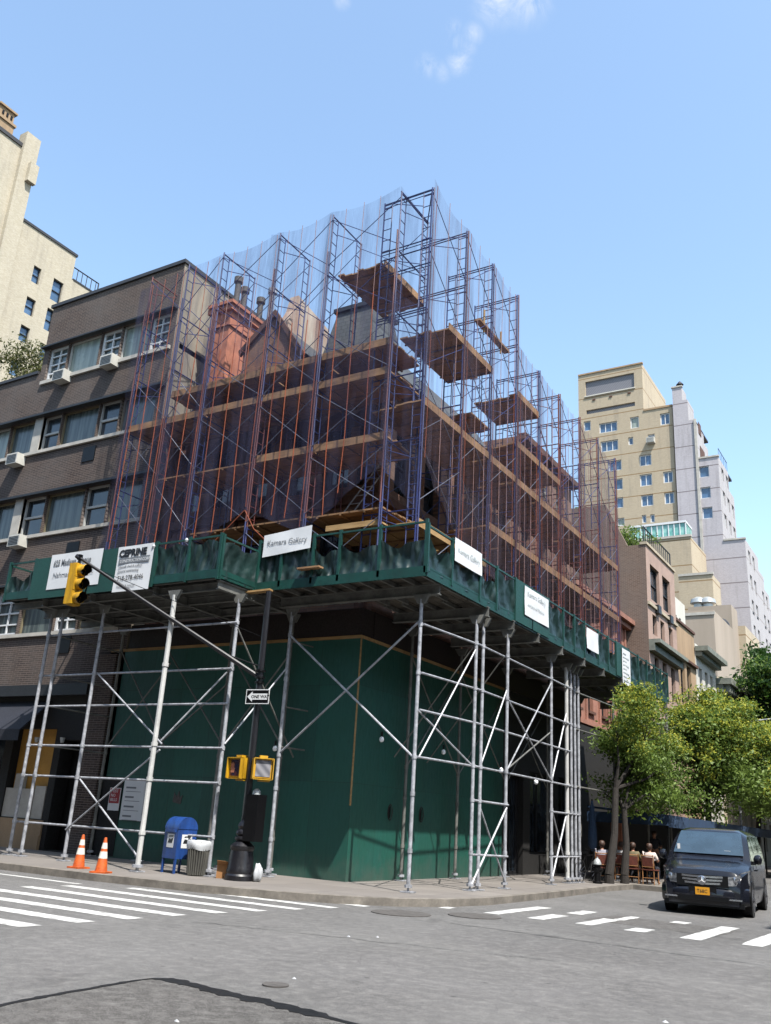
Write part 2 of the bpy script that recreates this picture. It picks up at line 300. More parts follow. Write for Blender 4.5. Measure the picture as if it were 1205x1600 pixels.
# ---------------- mesh helpers ----------------
class MB:
    def __init__(s): s.v = []; s.f = []
    def add(s, vs_, fs): b = len(s.v); s.v += [tuple(v) for v in vs_]; s.f += [tuple(i+b for i in f) for f in fs]; return s
    def box(s, x0, x1, y0, y1, z0, z1):
        return s.add([(x0, y0, z0), (x1, y0, z0), (x1, y1, z0), (x0, y1, z0), (x0, y0, z1), (x1, y0, z1), (x1, y1, z1), (x0, y1, z1)], [(0, 3, 2, 1), (4, 5, 6, 7), (0, 1, 5, 4), (1, 2, 6, 5), (2, 3, 7, 6), (3, 0, 4, 7)])
    def tube(s, p0, p1, r0, r1=None, n=8, cap=True):
        p0 = Vector(p0); p1 = Vector(p1); r1 = r0 if r1 is None else r1; d = (p1-p0)
        if d.length < 1e-6: return s
        d.normalize(); a = d.orthogonal().normalized(); b = d.cross(a); vs_ = []
        for p, r in ((p0, r0), (p1, r1)):
            for k in range(n):
                t = 2*math.pi*k/n; vs_.append(p+a*(r*math.cos(t))+b*(r*math.sin(t)))
        fs = [(k, (k+1) % n, n+(k+1) % n, n+k) for k in range(n)]
        if cap: fs += [tuple(range(n-1, -1, -1)), tuple(range(n, 2*n))]
        return s.add(vs_, fs)
    def path(s, pts, r, n=8):
        for i in range(len(pts)-1): s.tube(pts[i], pts[i+1], r if not isinstance(r, (list, tuple)) else r[i], None if not isinstance(r, (list, tuple)) else r[i+1], n)
        return s
    def lathe(s, prof, c=(0, 0, 0), n=20, axis='z'):
        vs_ = []; 
        for r, h in prof:
            for k in range(n):
                t = 2*math.pi*k/n; x, y = r*math.cos(t), r*math.sin(t)
                vs_.append({'z': (c[0]+x, c[1]+y, c[2]+h), 'x': (c[0]+h, c[1]+x, c[2]+y), 'y': (c[0]+y, c[1]+h, c[2]+x)}[axis])
        fs = [(i*n+k, i*n+(k+1) % n, (i+1)*n+(k+1) % n, (i+1)*n+k) for i in range(len(prof)-1) for k in range(n)]
        fs += [tuple(range(n-1, -1, -1)), tuple(range((len(prof)-1)*n, len(prof)*n))]
        return s.add(vs_, fs)
    def prism(s, pts, d):
        """polygon (list of 3d points) extruded by vector d"""
        n = len(pts); d = Vector(d); vs_ = [Vector(p) for p in pts]+[Vector(p)+d for p in pts]
        return s.add(vs_, [tuple(range(n)), tuple(range(2*n-1, n-1, -1))]+[(i, n+i, n+(i+1) % n, (i+1) % n)[::-1] for i in range(n)])
    def quad(s, *p): return s.add(p, [tuple(range(len(p)))])
    def fbox(s, F, u0, u1, z0, z1, d0, d1):
        P = [F.P(u, z, d) for d in (d0, d1) for u, z in ((u0, z0), (u1, z0), (u1, z1), (u0, z1))]
        return s.add(P, [(0, 1, 2, 3), (7, 6, 5, 4), (0, 4, 5, 1), (1, 5, 6, 2), (2, 6, 7, 3), (3, 7, 4, 0)])
    def xf(s, Mx): s.v = [tuple(Mx @ Vector(v)) for v in s.v]; return s
    def split(s, name, m, parent=None, tol=.03):
        """one object per separate piece (pieces that touch stay together)"""
        n = len(s.v); par = list(range(n))
        def find(a):
            while par[a] != a: par[a] = par[par[a]]; a = par[a]
            return a
        for f in s.f:
            for i in f[1:]: par[find(i)] = find(f[0])
        comp = {}
        for i in range(n): comp.setdefault(find(i), []).append(i)
        G = []
        for ids in comp.values():
            P = np.array([tuple(s.v[i]) for i in ids]); G.append([set(ids), P.min(0)-tol, P.max(0)+tol])
        ch = True
        while ch:
            ch = False
            for a in range(len(G)):
                for b in range(a+1, len(G)):
                    if (G[a][1] <= G[b][2]).all() and (G[b][1] <= G[a][2]).all():
                        G[a] = [G[a][0] | G[b][0], np.minimum(G[a][1], G[b][1]), np.maximum(G[a][2], G[b][2])]; G.pop(b); ch = True; break
                if ch: break
        for ids, _, _ in G:
            o = sorted(ids); mp = {v: k for k, v in enumerate(o)}; q = MB(); q.v = [s.v[i] for i in o]; q.f = [tuple(mp[i] for i in f) for f in s.f if f[0] in ids]; last = q.build(name, m, parent)
        return last
    def build(s, name, m, parent=None, smooth=False, angle=35):
        me = bpy.data.meshes.new(name); me.from_pydata(s.v, [], s.f); me.validate()
        bm = bmesh.new(); bm.from_mesh(me); bmesh.ops.recalc_face_normals(bm, faces=bm.faces); bm.to_mesh(me); bm.free()
        if m: me.materials.append(M[m] if isinstance(m, str) else m)
        if smooth:
            me.polygons.foreach_set('use_smooth', [True]*len(me.polygons))
            try: me.set_sharp_from_angle(angle=R(angle))
            except Exception: pass
        o = bpy.data.objects.new(name, me); COL.objects.link(o)
        if parent: o.parent = parent; o.matrix_parent_inverse = Matrix.Translation(-parent.location) if parent.get('_w') else Matrix()
        return o
def tag(o, label=None, cat=None, group=None, kind=None):
    if label: o['label'] = label
    if cat: o['category'] = cat
    if group: o['group'] = group
    if kind: o['kind'] = kind
    return o
def thing(name, label, cat, loc=(0, 0, 0), rz=0, group=None, world=True):
    """an Empty at the base; world=True: children are modelled in world coordinates"""
    o = bpy.data.objects.new(name, None); COL.objects.link(o); o.location = loc; o.rotation_euler = (0, 0, rz); o.empty_display_size = .2
    if world: o['_w'] = 1
    return tag(o, label, cat, group)
def sub(o, parent):
    """make o (modelled in the same space as its thing) a child of the mesh part 'parent'"""
    o.parent = parent; o.matrix_parent_inverse = Matrix(); return o
def struct(name, mb, m, smooth=False): return tag(mb.build(name, m, None, smooth), kind='structure')
def dup(root, loc, rz=0, label=None, group=None):
    r = root.copy(); COL.objects.link(r); r.location = loc; r.rotation_euler = (0, 0, rz)
    if label: r['label'] = label
    if group: r['group'] = group
    for ch in list(root.children):
        c = ch.copy(); COL.objects.link(c); c.parent = r
        for g in list(ch.children):
            d = g.copy(); COL.objects.link(d); d.parent = c
    return r
class Face:
    def __init__(s, o, u, n): s.o = Vector(o); s.u = Vector(u); s.n = Vector(n)
    def P(s, u, z, d=0): return s.o+s.u*u+s.n*d+Vector((0, 0, z))
FX = lambda y: Face((0, y, 0), (1, 0, 0), (0, -1, 0))     # faces -y, u = world x
FY = lambda x: Face((x, 0, 0), (0, 1, 0), (1, 0, 0))      # faces +x, u = world y
def wall(mb, F, U0, U1, Z0, Z1, rects=(), dep=.2):
    us = sorted({U0, U1, *[r[0] for r in rects], *[r[1] for r in rects]}); zs = sorted({Z0, Z1, *[r[2] for r in rects], *[r[3] for r in rects]})
    us = [u for u in us if U0 <= u <= U1]; zs = [z for z in zs if Z0 <= z <= Z1]
    for i in range(len(us)-1):
        for j in range(len(zs)-1):
            cu = (us[i]+us[i+1])/2; cz = (zs[j]+zs[j+1])/2
            if any(r[0] < cu < r[1] and r[2] < cz < r[3] for r in rects): continue
            mb.quad(F.P(us[i], zs[j]), F.P(us[i+1], zs[j]), F.P(us[i+1], zs[j+1]), F.P(us[i], zs[j+1]))
    for a, b, c, d in [r[:4] for r in rects]:
        mb.quad(F.P(a, c), F.P(a, d), F.P(a, d, -dep), F.P(a, c, -dep)); mb.quad(F.P(b, c), F.P(b, d), F.P(b, d, -dep), F.P(b, c, -dep))
        mb.quad(F.P(a, c), F.P(b, c), F.P(b, c, -dep), F.P(a, c, -dep)); mb.quad(F.P(a, d), F.P(b, d), F.P(b, d, -dep), F.P(a, d, -dep))
    return mb
def window(root, F, r, fm='frame_white', gm='glass', nx=1, nz=1, fw=.07, dep=.2, bar=.03, sill=None, split=None):
    """window part (frame) with its pane as sub-part"""
    a, b, c, d = r[:4]; mb = MB(); d0, d1 = -dep+.02, -dep+.09
    mb.fbox(F, a, a+fw, c, d, d0, d1); mb.fbox(F, b-fw, b, c, d, d0, d1); mb.fbox(F, a+fw, b-fw, c, c+fw, d0, d1); mb.fbox(F, a+fw, b-fw, d-fw, d, d0, d1)
    for i in range(1, nx): u = a+(b-a)*i/nx; mb.fbox(F, u-bar/2, u+bar/2, c+fw, d-fw, d0+.005, d1-.005)
    for i in range(1, nz): z = c+(d-c)*i/nz; mb.fbox(F, a+fw, b-fw, z-bar/2, z+bar/2, d0+.008, d1-.003)
    o = mb.build('window', fm, root)
    p = MB().quad(F.P(a, c, -dep+.012), F.P(b, c, -dep+.012), F.P(b, d, -dep+.012), F.P(a, d, -dep+.012)).build('pane', gm, o); p.matrix_parent_inverse = Matrix()
    if root.get('_w'): p.matrix_parent_inverse = Matrix.Translation((0, 0, 0))
    if sill:
        s_ = MB().fbox(F, a-.08, b+.08, c-.12, c-.001, .002, .12).build('sill', sill, o)
    return o
def text(body, size, m, parent, F=None, u=0, z=0, d=.01, thick=.002, sx=1.0, rot=None, align='LEFT', bold=0, world=None, name='lettering'):
    cu = bpy.data.curves.new('t', 'FONT'); cu.body = body; cu.size = size; cu.extrude = thick; cu.align_x = align; cu.offset = bold; cu.resolution_u = 2
    tmp = bpy.data.objects.new('t', cu); COL.objects.link(tmp)
    dg = bpy.context.evaluated_depsgraph_get(); me = bpy.data.meshes.new_from_object(tmp.evaluated_get(dg)); bpy.data.objects.remove(tmp)
    if world is None:
        Mx = Matrix(((F.u.x*sx, 0, F.n.x, 0), (F.u.y*sx, 0, F.n.y, 0), (0, 1, 0, 0), (0, 0, 0, 1))); Mx.translation = F.P(u, z, d)
    else: Mx = world
    me.transform(Mx); me.name = name; me.materials.clear(); me.materials.append(M[m])
    o = bpy.data.objects.new(name, me); COL.objects.link(o); o.parent = parent
    if parent.get('_w'): o.matrix_parent_inverse = Matrix.Translation(-parent.location)
    return o

# ================= GROUND =================
mb = MB(); mb.quad((-500, -300, 0), (500, -300, 0), (500, 700, 0), (-500, 700, 0)); struct('road', mb, 'asphalt')
KERB = [(-60, -4.75), (-3.2, -4.75), (-.4, -4.45), (1.1, -4.0), (2.2, -3.45), (3.0, -2.7), (3.5, -1.7), (3.75, -.2), (3.7, 2.2), (3.6, 5), (3.4, 9), (3.5, 13), (3.6, 18), (3.6, 220)]
Hk = .15
mb = MB(); P0 = [(x, y, Hk) for x, y in KERB]
mb.add(P0+[(-60, 0, Hk), (-.05, 0, Hk), (-.05, 220, Hk)], [(0, 1, 2, 3, len(P0)+1, len(P0))]+[(i, i+1, len(P0)+1) for i in range(3, 7)]+[(7, 8, 9, 10, 11, 12, 13, len(P0)+2, len(P0)+1)])
mb.quad((-60, 0, Hk), (-.05, 0, Hk), (-.05, 220, Hk), (-60, 220, Hk))
struct('sidewalk', mb, 'sidewalk')
mb = MB()
def offs(pts, d):
    o = []
    for i, p in enumerate(pts):
        a = Vector(pts[max(i-1, 0)]+(0,)); b = Vector(pts[min(i+1, len(pts)-1)]+(0,)); t = (b-a).normalized(); o.append((p[0]+t.y*d, p[1]-t.x*d))
    return o
K2 = offs(KERB, .16)
for i in range(len(KERB)-1):
    a, b, c, d = KERB[i], KERB[i+1], K2[i+1], K2[i]
    mb.add([(a[0], a[1], Hk+.004), (b[0], b[1], Hk+.004), (c[0], c[1], Hk-.005), (d[0], d[1], Hk-.005), (d[0], d[1], -.01), (c[0], c[1], -.01)], [(0, 1, 2, 3), (3, 2, 5, 4)])
struct('kerb', mb, 'kerb')
# gutter line: darker worn strip of tar against the kerb
mb = MB()
def jag(x0, x1, y0, y1, n=24, j=.012, z=.004):
    """painted rectangle with slightly worn outline"""
    xs = np.linspace(x0, x1, n); lo = [(x, y0+random.uniform(-j, j), z) for x in xs]; hi = [(x, y1+random.uniform(-j, j), z) for x in xs]
    return [(lo[i], lo[i+1], hi[i+1], hi[i]) for i in range(n-1)]
for k in range(9):
    y = -11.07+.932*k; xl = -2.5+random.uniform(-.06, .06)
    if k > 5: xl = -2.1+.4*(k-5)
    if k == 8: xl = 1.7
    for q in jag(xl, 2.3+random.uniform(-.06, .06)+(.12*(k-4) if k > 4 else 0), y, y+.36-(.012*k)): mb.quad(*q)
struct('crosswalk_stripes', mb, 'road_paint')
mb = MB()
def jagy(x0, x1, y0, y1, **k): return [tuple((p[1], p[0], p[2]) for p in q)[::-1] for q in jag(y0, y1, x0, x1, n=10, j=.02)]
for x0, x1, y0, y1 in [(3.62, 3.86, -2.1, -1.7), (4.62, 4.95, -2.1, .75), (5.55, 5.9, -2.15, -.75), (5.6, 5.93, -.15, .95), (6.5, 6.84, -2.15, -.4), (6.68, 6.9, -.4, .75), (7.48, 7.85, -2.35, -1.65), (7.6, 7.93, .3, .8), (8.52, 8.87, -2.6, .7), (9.48, 9.83, -2.5, .75), (10.45, 10.8, -2.5, .7), (11.4, 11.75, -2.5, .7)]:
    for q in jagy(x0, x1, y0, y1): mb.quad(*q)
struct('side_street_crosswalk_stripes', mb, 'road_paint')
# stop line on the avenue
mb = MB(); [mb.quad(*q) for q in jag(-9, -2.7, -5.82, -5.66)]; struct('lane_line', mb, 'road_paint')
# repaired patch with tar seam near the camera
pp = [(-4, -15.4), (6.05, -12.4), (9.5, -12.72), (20, -13.4), (20, -30), (-4, -30)]
PP = [(on(x, y, 2, 0).x, on(x, y, 2, 0).y) for x, y in [(-160, 1612), (0, 1572), (76, 1557), (150, 1544), (205, 1534), (235, 1530), (262, 1531), (300, 1540), (360, 1555), (413, 1566), (470, 1580), (548, 1600), (640, 1622)]]
mb = MB(); c0 = (7.5, -20, .004)
far = [(PP[-1][0]+6, PP[-1][1]-1.5), (PP[-1][0]+6, -34), (-6, -34), (PP[0][0]-4, PP[0][1]-6)]
mb.add([(x, y, .004) for x, y in PP+far]+[c0], [(i, (i+1) % (len(PP)+4), len(PP)+4) for i in range(len(PP)+4)]); struct('asphalt_patch', mb, 'asphalt_patch')
mb = MB(); wd = [.05]*13
tk = []
for i in range(len(PP)-1):
    for k in range(6):
        t = k/6; tk.append((PP[i][0]*(1-t)+PP[i+1][0]*t, PP[i][1]*(1-t)+PP[i+1][1]*t))
tk.append(PP[-1]); wl = [.085*(1 if i < len(tk)*.85 else .45)*random.uniform(.65, 1.35) for i in range(len(tk))]
A = [(p[0]+.3*wl[i], p[1]+wl[i]*random.uniform(.8, 1.2), .008) for i, p in enumerate(tk)]; B = [(p[0]-.3*wl[i], p[1]-wl[i]*random.uniform(.8, 1.2), .008) for i, p in enumerate(tk)]
for i in range(len(tk)-1): mb.quad(A[i], A[i+1], B[i+1], B[i])
struct('tar_seam', mb, 'tar')
mb = MB()
def crack(p0, p1, n, w_, j):
    P = [(p0[0]+(p1[0]-p0[0])*i/n+random.uniform(-j, j), p0[1]+(p1[1]-p0[1])*i/n+random.uniform(-j, j)) for i in range(n+1)]
    for i in range(n):
        a, b = P[i], P[i+1]; d = Vector((b[0]-a[0], b[1]-a[1], 0)).normalized(); s_ = Vector((-d.y, d.x, 0))*w_*random.uniform(.4, 1.2)
        mb.quad((a[0]-s_.x, a[1]-s_.y, .0035), (b[0]-s_.x, b[1]-s_.y, .0035), (b[0]+s_.x, b[1]+s_.y, .0035), (a[0]+s_.x, a[1]+s_.y, .0035))
crack((5.2, -4.6), (16, -5.6), 40, .012, .05); crack((8.3, -1.5), (15, -2.9), 26, .014, .06); crack((-6, -8.8), (-2.6, -8.1), 12, .012, .05); crack((9.6, -12.0), (15, -8.0), 30, .010, .07); crack((3.0, -8.5), (8.2, -7.4), 22, .008, .06)
struct('road_crack', mb, 'tar')
mb = MB(); mb.quad((6.3, -1.1, .0025), (8.9, -1.6, .0025), (9.0, .2, .0025), (6.4, .6, .0025)); struct('road_repair', mb, 'asphalt_patch')
# manhole covers
def manhole(loc, r, label):
    o = thing('manhole_cover', label, 'manhole cover', loc, world=False, group='cast iron covers in the roadway')
    MB().lathe([(r, 0), (r, .012), (r*.9, .014)], n=32).build('rim', 'iron', o)
    mb = MB(); mb.lathe([(r*.86, 0), (r*.86, .010), (r*.8, .013), (r*.4, .013), (r*.36, .010)], n=32)
    mb.build('cover', 'iron', o)
manhole((3.87, -4.0, .002), .55, 'large round iron cover in the road just off the corner kerb, left of its pair')
manhole((4.85, -2.95, .002), .5, 'round iron cover between the corner kerb and the side-street crosswalk')
manhole((6.93, -11.76, .002), .13, 'small round valve cover alone in the bare asphalt near the camera')
for i, (x, y, s) in enumerate([(460, 1530, .03), (1040, 1598, .035), (276, 1597, .03), (545, 1464, .03), (590, 1465, .025)]):
    s *= .6; p = on(x, y, 2, .0); mb = MB(); mb.add([(s*1.6*math.cos(a)*random.uniform(.6, 1.2), s*math.sin(a)*random.uniform(.6, 1.2), .0) for a in np.linspace(0, 5.4, 7)]+[(0, 0, .018)], [(i_, (i_+1) % 7, 7) for i_ in range(7)])
    o = mb.build('litter', 'bag'); o.location = (p.x, p.y, .003)
    tag(o, ['white scrap of litter in the road right of the small valve cover', 'pale scrap of litter at the lower right of the roadway', 'pale blue-white litter scrap lying on the darker asphalt patch', 'left of two white litter specks in mid roadway', 'right of two white litter specks in mid roadway'][i], 'litter', 'scraps of litter on the asphalt')

# ================= BUILDINGS =================
def box_building(mb_by, x0, x1, y0, y1, z1, z0=0): pass
def ac_unit(root, F, u, z, w_=.62, h=.42, p=.38, m='ac_white'):
    a = MB().fbox(F, u, u+w_, z, z+h, -.05, p).build('air_conditioner', m, root)
    g = MB()
    for i in range(6): g.fbox(F, u+.05, u+w_-.05, z+.05+i*(h-.08)/6, z+.07+i*(h-.08)/6, p, p+.012)
    g.build('grille', 'dark_metal', a); return a

# --- dark brick building left ---
F0 = FX(0)
bd = thing('brick_apartment_building', 'dark brown brick building at left with bands of ribbon windows and a shop below', 'building', (-12.3, 0, 0))
rects = []; XL, XR, XS = -32, -8.68, -15.75
def ribbon(z0, z1, cells, x0=None):
    """cells: list of (x0,x1,kind)"""
    return [(a, b, z0, z1, k) for a, b, k in cells]
top = ribbon(16.86, 18.3, [(-15.45, -14.35, 'W'), (-14.3, -12.55, 'P'), (-12.5, -11.45, 'W'), (-11.4, -10.0, 'P'), (-9.95, -9.0, 'W')])
f4 = ribbon(13.86, 15.25, [(-19.5, -18.4, 'P'), (-18.35, -16.9, 'P'), (-16.85, -15.4, 'C'), (-14.95, -13.95, 'D'), (-13.9, -11.95, 'C'), (-11.9, -10.85, 'D'), (-10.8, -9.1, 'C')])
f3 = ribbon(10.5, 12.0, [(-19.5, -18.4, 'C'), (-18.35, -16.9, 'P'), (-16.85, -15.6, 'C'), (-15.15, -13.95, 'D'), (-13.9, -11.9, 'C'), (-11.85, -10.7, 'D'), (-10.65, -9.1, 'C')])
f2 = ribbon(6.9, 8.5, [(-19, -17.4, 'C'), (-17.3, -16.2, 'W'), (-15.6, -14.2, 'W'), (-14.15, -12.4, 'C'), (-12.35, -11.2, 'W'), (-11.15, -9.4, 'C')])
shop = [(-17.8, -13.6, .9, 4.0), (-13.2, -11.2, 1.03, 3.75), (-10.9, -9.75, .17, 3.4)]
allr = [r[:4] for r in top+f4+f3+f2]
mb = MB(); wall(mb, F0, XS, XR, 17.28, 20.2, [r[:4] for r in top if r[2] > 17.3], .2)
# front wall in pieces: lower block, then upper storey
mb = MB(); wall(mb, F0, XL, XR, 5.1, 16.5, [r[:4] for r in f4+f3+f2], .22)
wall(mb, F0, XL, XS, 16.5, 17.28); wall(mb, F0, XS, XR, 16.5, 20.2, [r[:4] for r in top], .22)
mb.build('front_wall', 'brick_dark', bd)
MB().box(XL, XR, .3, 14, 16.9, 17.1).box(XS+.02, XR-.02, .02, 14, 20.0, 20.15).box(XS, XS+.2, .25, 14, 17.1, 20.0).split('roof', 'coping', bd)
mb = MB(); wall(mb, FY(XR), .0, 14, .15, 20.2); mb.build('side_wall', 'stucco_party', bd)
MB().box(XS-.08, XR+.06, -.07, .25, 20.2, 20.34).box(XR-.2, XR+.06, .25, 14, 20.2, 20.34).box(XL, XS-.08, -.07, .25, 17.28, 17.4).split('coping', 'coping', bd)
mb = MB()
for (za, zb, x0, x1) in [(16.72, 16.86, XS+.2, XR-.1), (13.74, 13.86, -19.6, XR-.2), (10.38, 10.5, -19.6, XR-.2), (6.78, 6.9, -19.6, XR-.4)]: mb.box(x0, x1, -.09, .05, za, zb)
mb.split('sill_band', 'stone_band', bd)
mb = MB()
for (a, b, z0, z1) in [(-15.4, -14.95, 13.86, 15.25), (-15.6, -15.15, 10.5, 12.0), (-16.2, -15.6, 6.9, 8.5)]: mb.box(a, b, -.03, .1, z0, z1)
mb.split('window_pier', 'stone_band', bd)
MB().box(XL, XR-.02, -.22, 0, 8.6, 8.68).box(XL, XR-.02, -.25, 0, 15.25, 15.33).box(XL, XR-.02, -.22, 0, 12.0, 12.08).box(XS, XR-.02, -.2, 0, 18.3, 18.36).split('lintel', 'dark_metal', bd)
for r in top+f4+f3+f2:
    k = r[4]
    if k == 'W': window(bd, F0, r, 'frame_white', 'glass_cur', 2, 4, .1, .2, .05)
    elif k == 'P': window(bd, F0, r, 'frame_pale', 'glass_pale', 1, 1, .05, .2)
    elif k == 'C': window(bd, F0, r, 'frame_tan', 'glass_cur', 1, 1, .05, .2)
    else: window(bd, F0, r, 'frame_pale', 'glass', 1, 2, .06, .2, .08)
for px, z in [(-14.45, 16.5), (-11.9, 16.55), (-16.2, 13.38), (-15.1, 10.05)]: ac_unit(bd, F0, px, z)
for x, z in [(-12.35, 13.0), (-12.3, 9.45), (-11.9, 6.15)]:
    mb = MB().fbox(F0, x, x+.62, z, z+.55, .0, .03); v = mb.build('vent_grille', 'black', bd)
# shop level
MB().box(XL, -9.3, .62, .7, .15, 5.1).build('shop_interior', 'near_black', bd)
mb = MB(); wall(mb, F0, XL, XR, .15, 5.1, shop, .5); mb.build('dark_front_or_shade_panel', 'near_black', bd)
mb = MB(); mb.box(-9.75, -8.9, -.14, .3, .15, 6.0); mb.build('brick_pier', 'brick_dark', bd)
MB().box(XL, -9.8, -.3, 0, 4.75, 5.1).build('shop_fascia', 'dark_metal', bd)
o = MB().box(-13.35, -11.2, .3, .35, 1.0, 3.8).build('display_window', 'tan_panel', bd)
MB().box(-13.3, -11.9, .05, .28, 1.03, 1.9).box(-11.8, -11.3, .05, .28, 1.03, 2.0).box(-12.9, -12.55, .1, .27, 1.9, 2.35).build('display_plinth', 'stone_band', o)
MB().box(-17.8, -13.7, .5, .55, .9, 4.0).build('display_glass', 'glass', bd)
MB().box(-17.9, -11.1, -.1, .05, .15, .55).box(-17.9, -11.1, -.06, .05, .55, 1.0).split('shop_base', 'tan_stone', bd)
for x, z in [(-11.95, 3.3), (-10.75, 3.3)]:
    MB().lathe([(.05, 0), (.09, .16)], (x, -.1, z), 10).split('spotlight', 'silver', bd)
aw = thing('shop_awning', 'navy canvas awning over the shop window with white numbers on its valance', 'awning', (-13.6, -.9, 3.4))
mb = MB(); mb.prism([(-18, 0, 4.62), (-18, -1.0, 3.62), (-18, -.97, 3.58), (-18, 0, 4.55)], (6.3, 0, 0)); mb.build('canopy', 'awning', aw)
MB().box(-18, -11.7, -1.01, -.99, 3.28, 3.62).build('valance', 'awning', aw)
text('975', .26, 'frame_white', aw, FX(-1.02), -13.15, 3.35, .0)

# --- cream tower far left (seen wall faces +x) ---
ct = thing('cream_brick_tower', 'tall cream brick apartment tower at upper left with pinnacled roof', 'building', (-40, 12, 0))
XT = -40; FT = FY(XT)
def yz(px, py): p = on(px, py, 0, XT); return p.y, p.z
wr = []
for (px, py, w_, h) in [(57, 430, 10, 24), (89, 455, 14, 32), (47, 479, 12, 24), (77, 500, 10, 32), (38, 522, 12, 22), (68, 552, 10, 26), (24, 575, 12, 22)]:
    y, z = yz(px, py); wr.append((y-w_*.032, y+w_*.032, z-h*.028, z+h*.028))
mb = MB(); wall(mb, FT, 9.4, 17.7, 20, 41.2, wr, .25); wall(mb, FT, 17.7, 20.4, 20, 39.2); wall(mb, FT, -2, 12.4, 41.2, 46.7); wall(mb, FT, -2, 9.4, 20, 41.2)
mb.box(-60, XT-.01, 17.7, 20.4, 20, 39.2)
mb.build('side_wall', 'cream_brick', ct)
mb = MB(); wall(mb, FX(-2), -60, XT, 20, 46.7); wall(mb, FX(12.4), -60, XT, 41.2, 46.7); mb.quad((-60, 17.7, 20), (-60, 17.7, 41.2), (XT, 17.7, 41.2), (XT, 17.7, 20)); mb.build('front_wall', 'cream_brick_x', ct)
mb = MB(); mb.box(XT-.5, XT+.35, 11.4, 12.6, 24, 48.0); mb.box(XT+.35, XT+.7, 12.0, 12.7, 44.0, 45.6); mb.build('corner_buttress', 'cream_brick', ct)
MB().box(-60, XT+.1, -2, 11.4, 46.7, 47.0).box(-60, XT+.08, 12.6, 17.8, 41.2, 41.4).box(-60, XT+.05, 17.8, 20.5, 39.2, 39.32).split('parapet_coping', 'coping', ct)
mb = MB(); mb.path([(XT-.2, 17.8, 39.3), (XT-.2, 17.8, 40.4), (XT-.2, 20.3, 40.4), (XT-.2, 20.3, 39.3)], .05)
for k in range(6): mb.tube((XT-.2, 17.8+k*.45, 39.3), (XT-.2, 17.8+k*.45, 40.4), .03)
mb.build('roof_railing', 'dark_metal', ct)
mb = MB(); mb.box(-41.9, -40.3, 9.3, 10.7, 47, 48.2); mb.box(-42.0, -40.2, 9.2, 10.8, 48.0, 48.2); mb.build('lantern_base', 'tan_stone', ct)
mb = MB(); mb.box(-41.8, -40.4, 9.4, 10.6, 48.2, 49.2); mb.box(-41.95, -40.25, 9.25, 10.75, 49.1, 49.25); mb.lathe([(.5, 49.25), (.35, 49.5), (.08, 49.7)], (-41.1, 10.0, 0), 8); t_ = mb.build('rooftop_lantern', 'tan_stone', ct)
mb = MB(); [mb.box(-40.39, -40.35, 9.6+k*.35, 9.76+k*.35, zz, zz+.3) for k in range(3) for zz in (48.5,)]; mb.split('lantern_opening', 'black', t_)
mb = MB(); mb.prism([(-44, 4.5, 47), (-44, 8.0, 47), (-44, 7.0, 48.4), (-44, 5.4, 48.9)], (3.6, 0, 0)); mb.build('roof_dormer', 'white_stucco', ct)
for r in wr: window(ct, FT, r, 'dark_metal', 'glass_sky', 1, 2, .07, .25, .06)
MB().quad((-60, -2, 46.69), (XT, -2, 46.69), (XT, 12.4, 46.69), (-60, 12.4, 46.69)).split('roof', 'coping', ct)

# --- corner building under scaffolding ---
cb = thing('corner_building', 'old brown corner building wrapped in scaffolding and netting, slate roof and gable', 'building', (-4.4, 8, 0))
FA = FX(.6); FB = FY(-.15); ZR = 14.0
ra = []; 
for z0, z1 in [(7.6, 9.6), (10.7, 12.7)]:
    for x in (-8.0, -6.6, -5.2, -3.6, -2.2, -.95): ra.append((x, x+.95 if x < -1 else x+.6, z0, z1))
rb = []
for z0, z1 in [(7.6, 9.6), (10.7, 12.7)]:
    for y in (1.4, 3.2, 5.2, 7.0, 8.8, 10.9, 12.7, 14.7): rb.append((y, y+1.0, z0, z1))
mb = MB(); wall(mb, FA, -8.66, -.15, 6.0, ZR, ra, .3); mb.quad((-5.9, .6, ZR), (-3.4, .6, ZR), (-3.4, .6, 15.7), (-4.65, .6, 17.35), (-5.9, .6, 16.3)); mb.build('front_wall', 'brownstone', cb)
mb = MB(); wall(mb, FB, .6, 17, 6.0, ZR, rb, .3); mb.build('side_wall', 'brownstone_y', cb)
mb = MB(); mb.box(-8.6, -.02, .02, .6, 6.16, 6.9).box(-.15, 0, .6, 17, 6.16, 6.9); mb.build('shop_fascia', 'fascia', cb)
mb = MB()
for z in (10.1, 13.2): mb.box(-8.66, .02, .45, .6, z, z+.25).box(-.15, .02, .6, 17, z, z+.25)
mb.box(-8.66, .2, .25, .6, 13.75, 14.15).box(-.15, .2, .6, 17, 13.75, 14.15)
for x in (-8.3, -5.55, -3.95, -.6): mb.box(x, x+.3, .42, .6, 7, 13.7)
mb.split('stone_trim', 'brown_trim', cb)
mb = MB()
for r in ra:
    cx = (r[0]+r[1])/2; mb.prism([(cx+.62*math.cos(t), .5, r[3]-.1+.5*math.sin(t)) for t in np.linspace(0, math.pi, 9)], (0, .08, 0))
mb.split('arch_hood', 'brown_trim', cb)
for r in ra: window(cb, FA, r, 'dark_metal', 'glass', 1, 2, .09, .3, .06)
for r in rb: window(cb, FB, r, 'dark_metal', 'glass', 1, 2, .09, .3, .06)
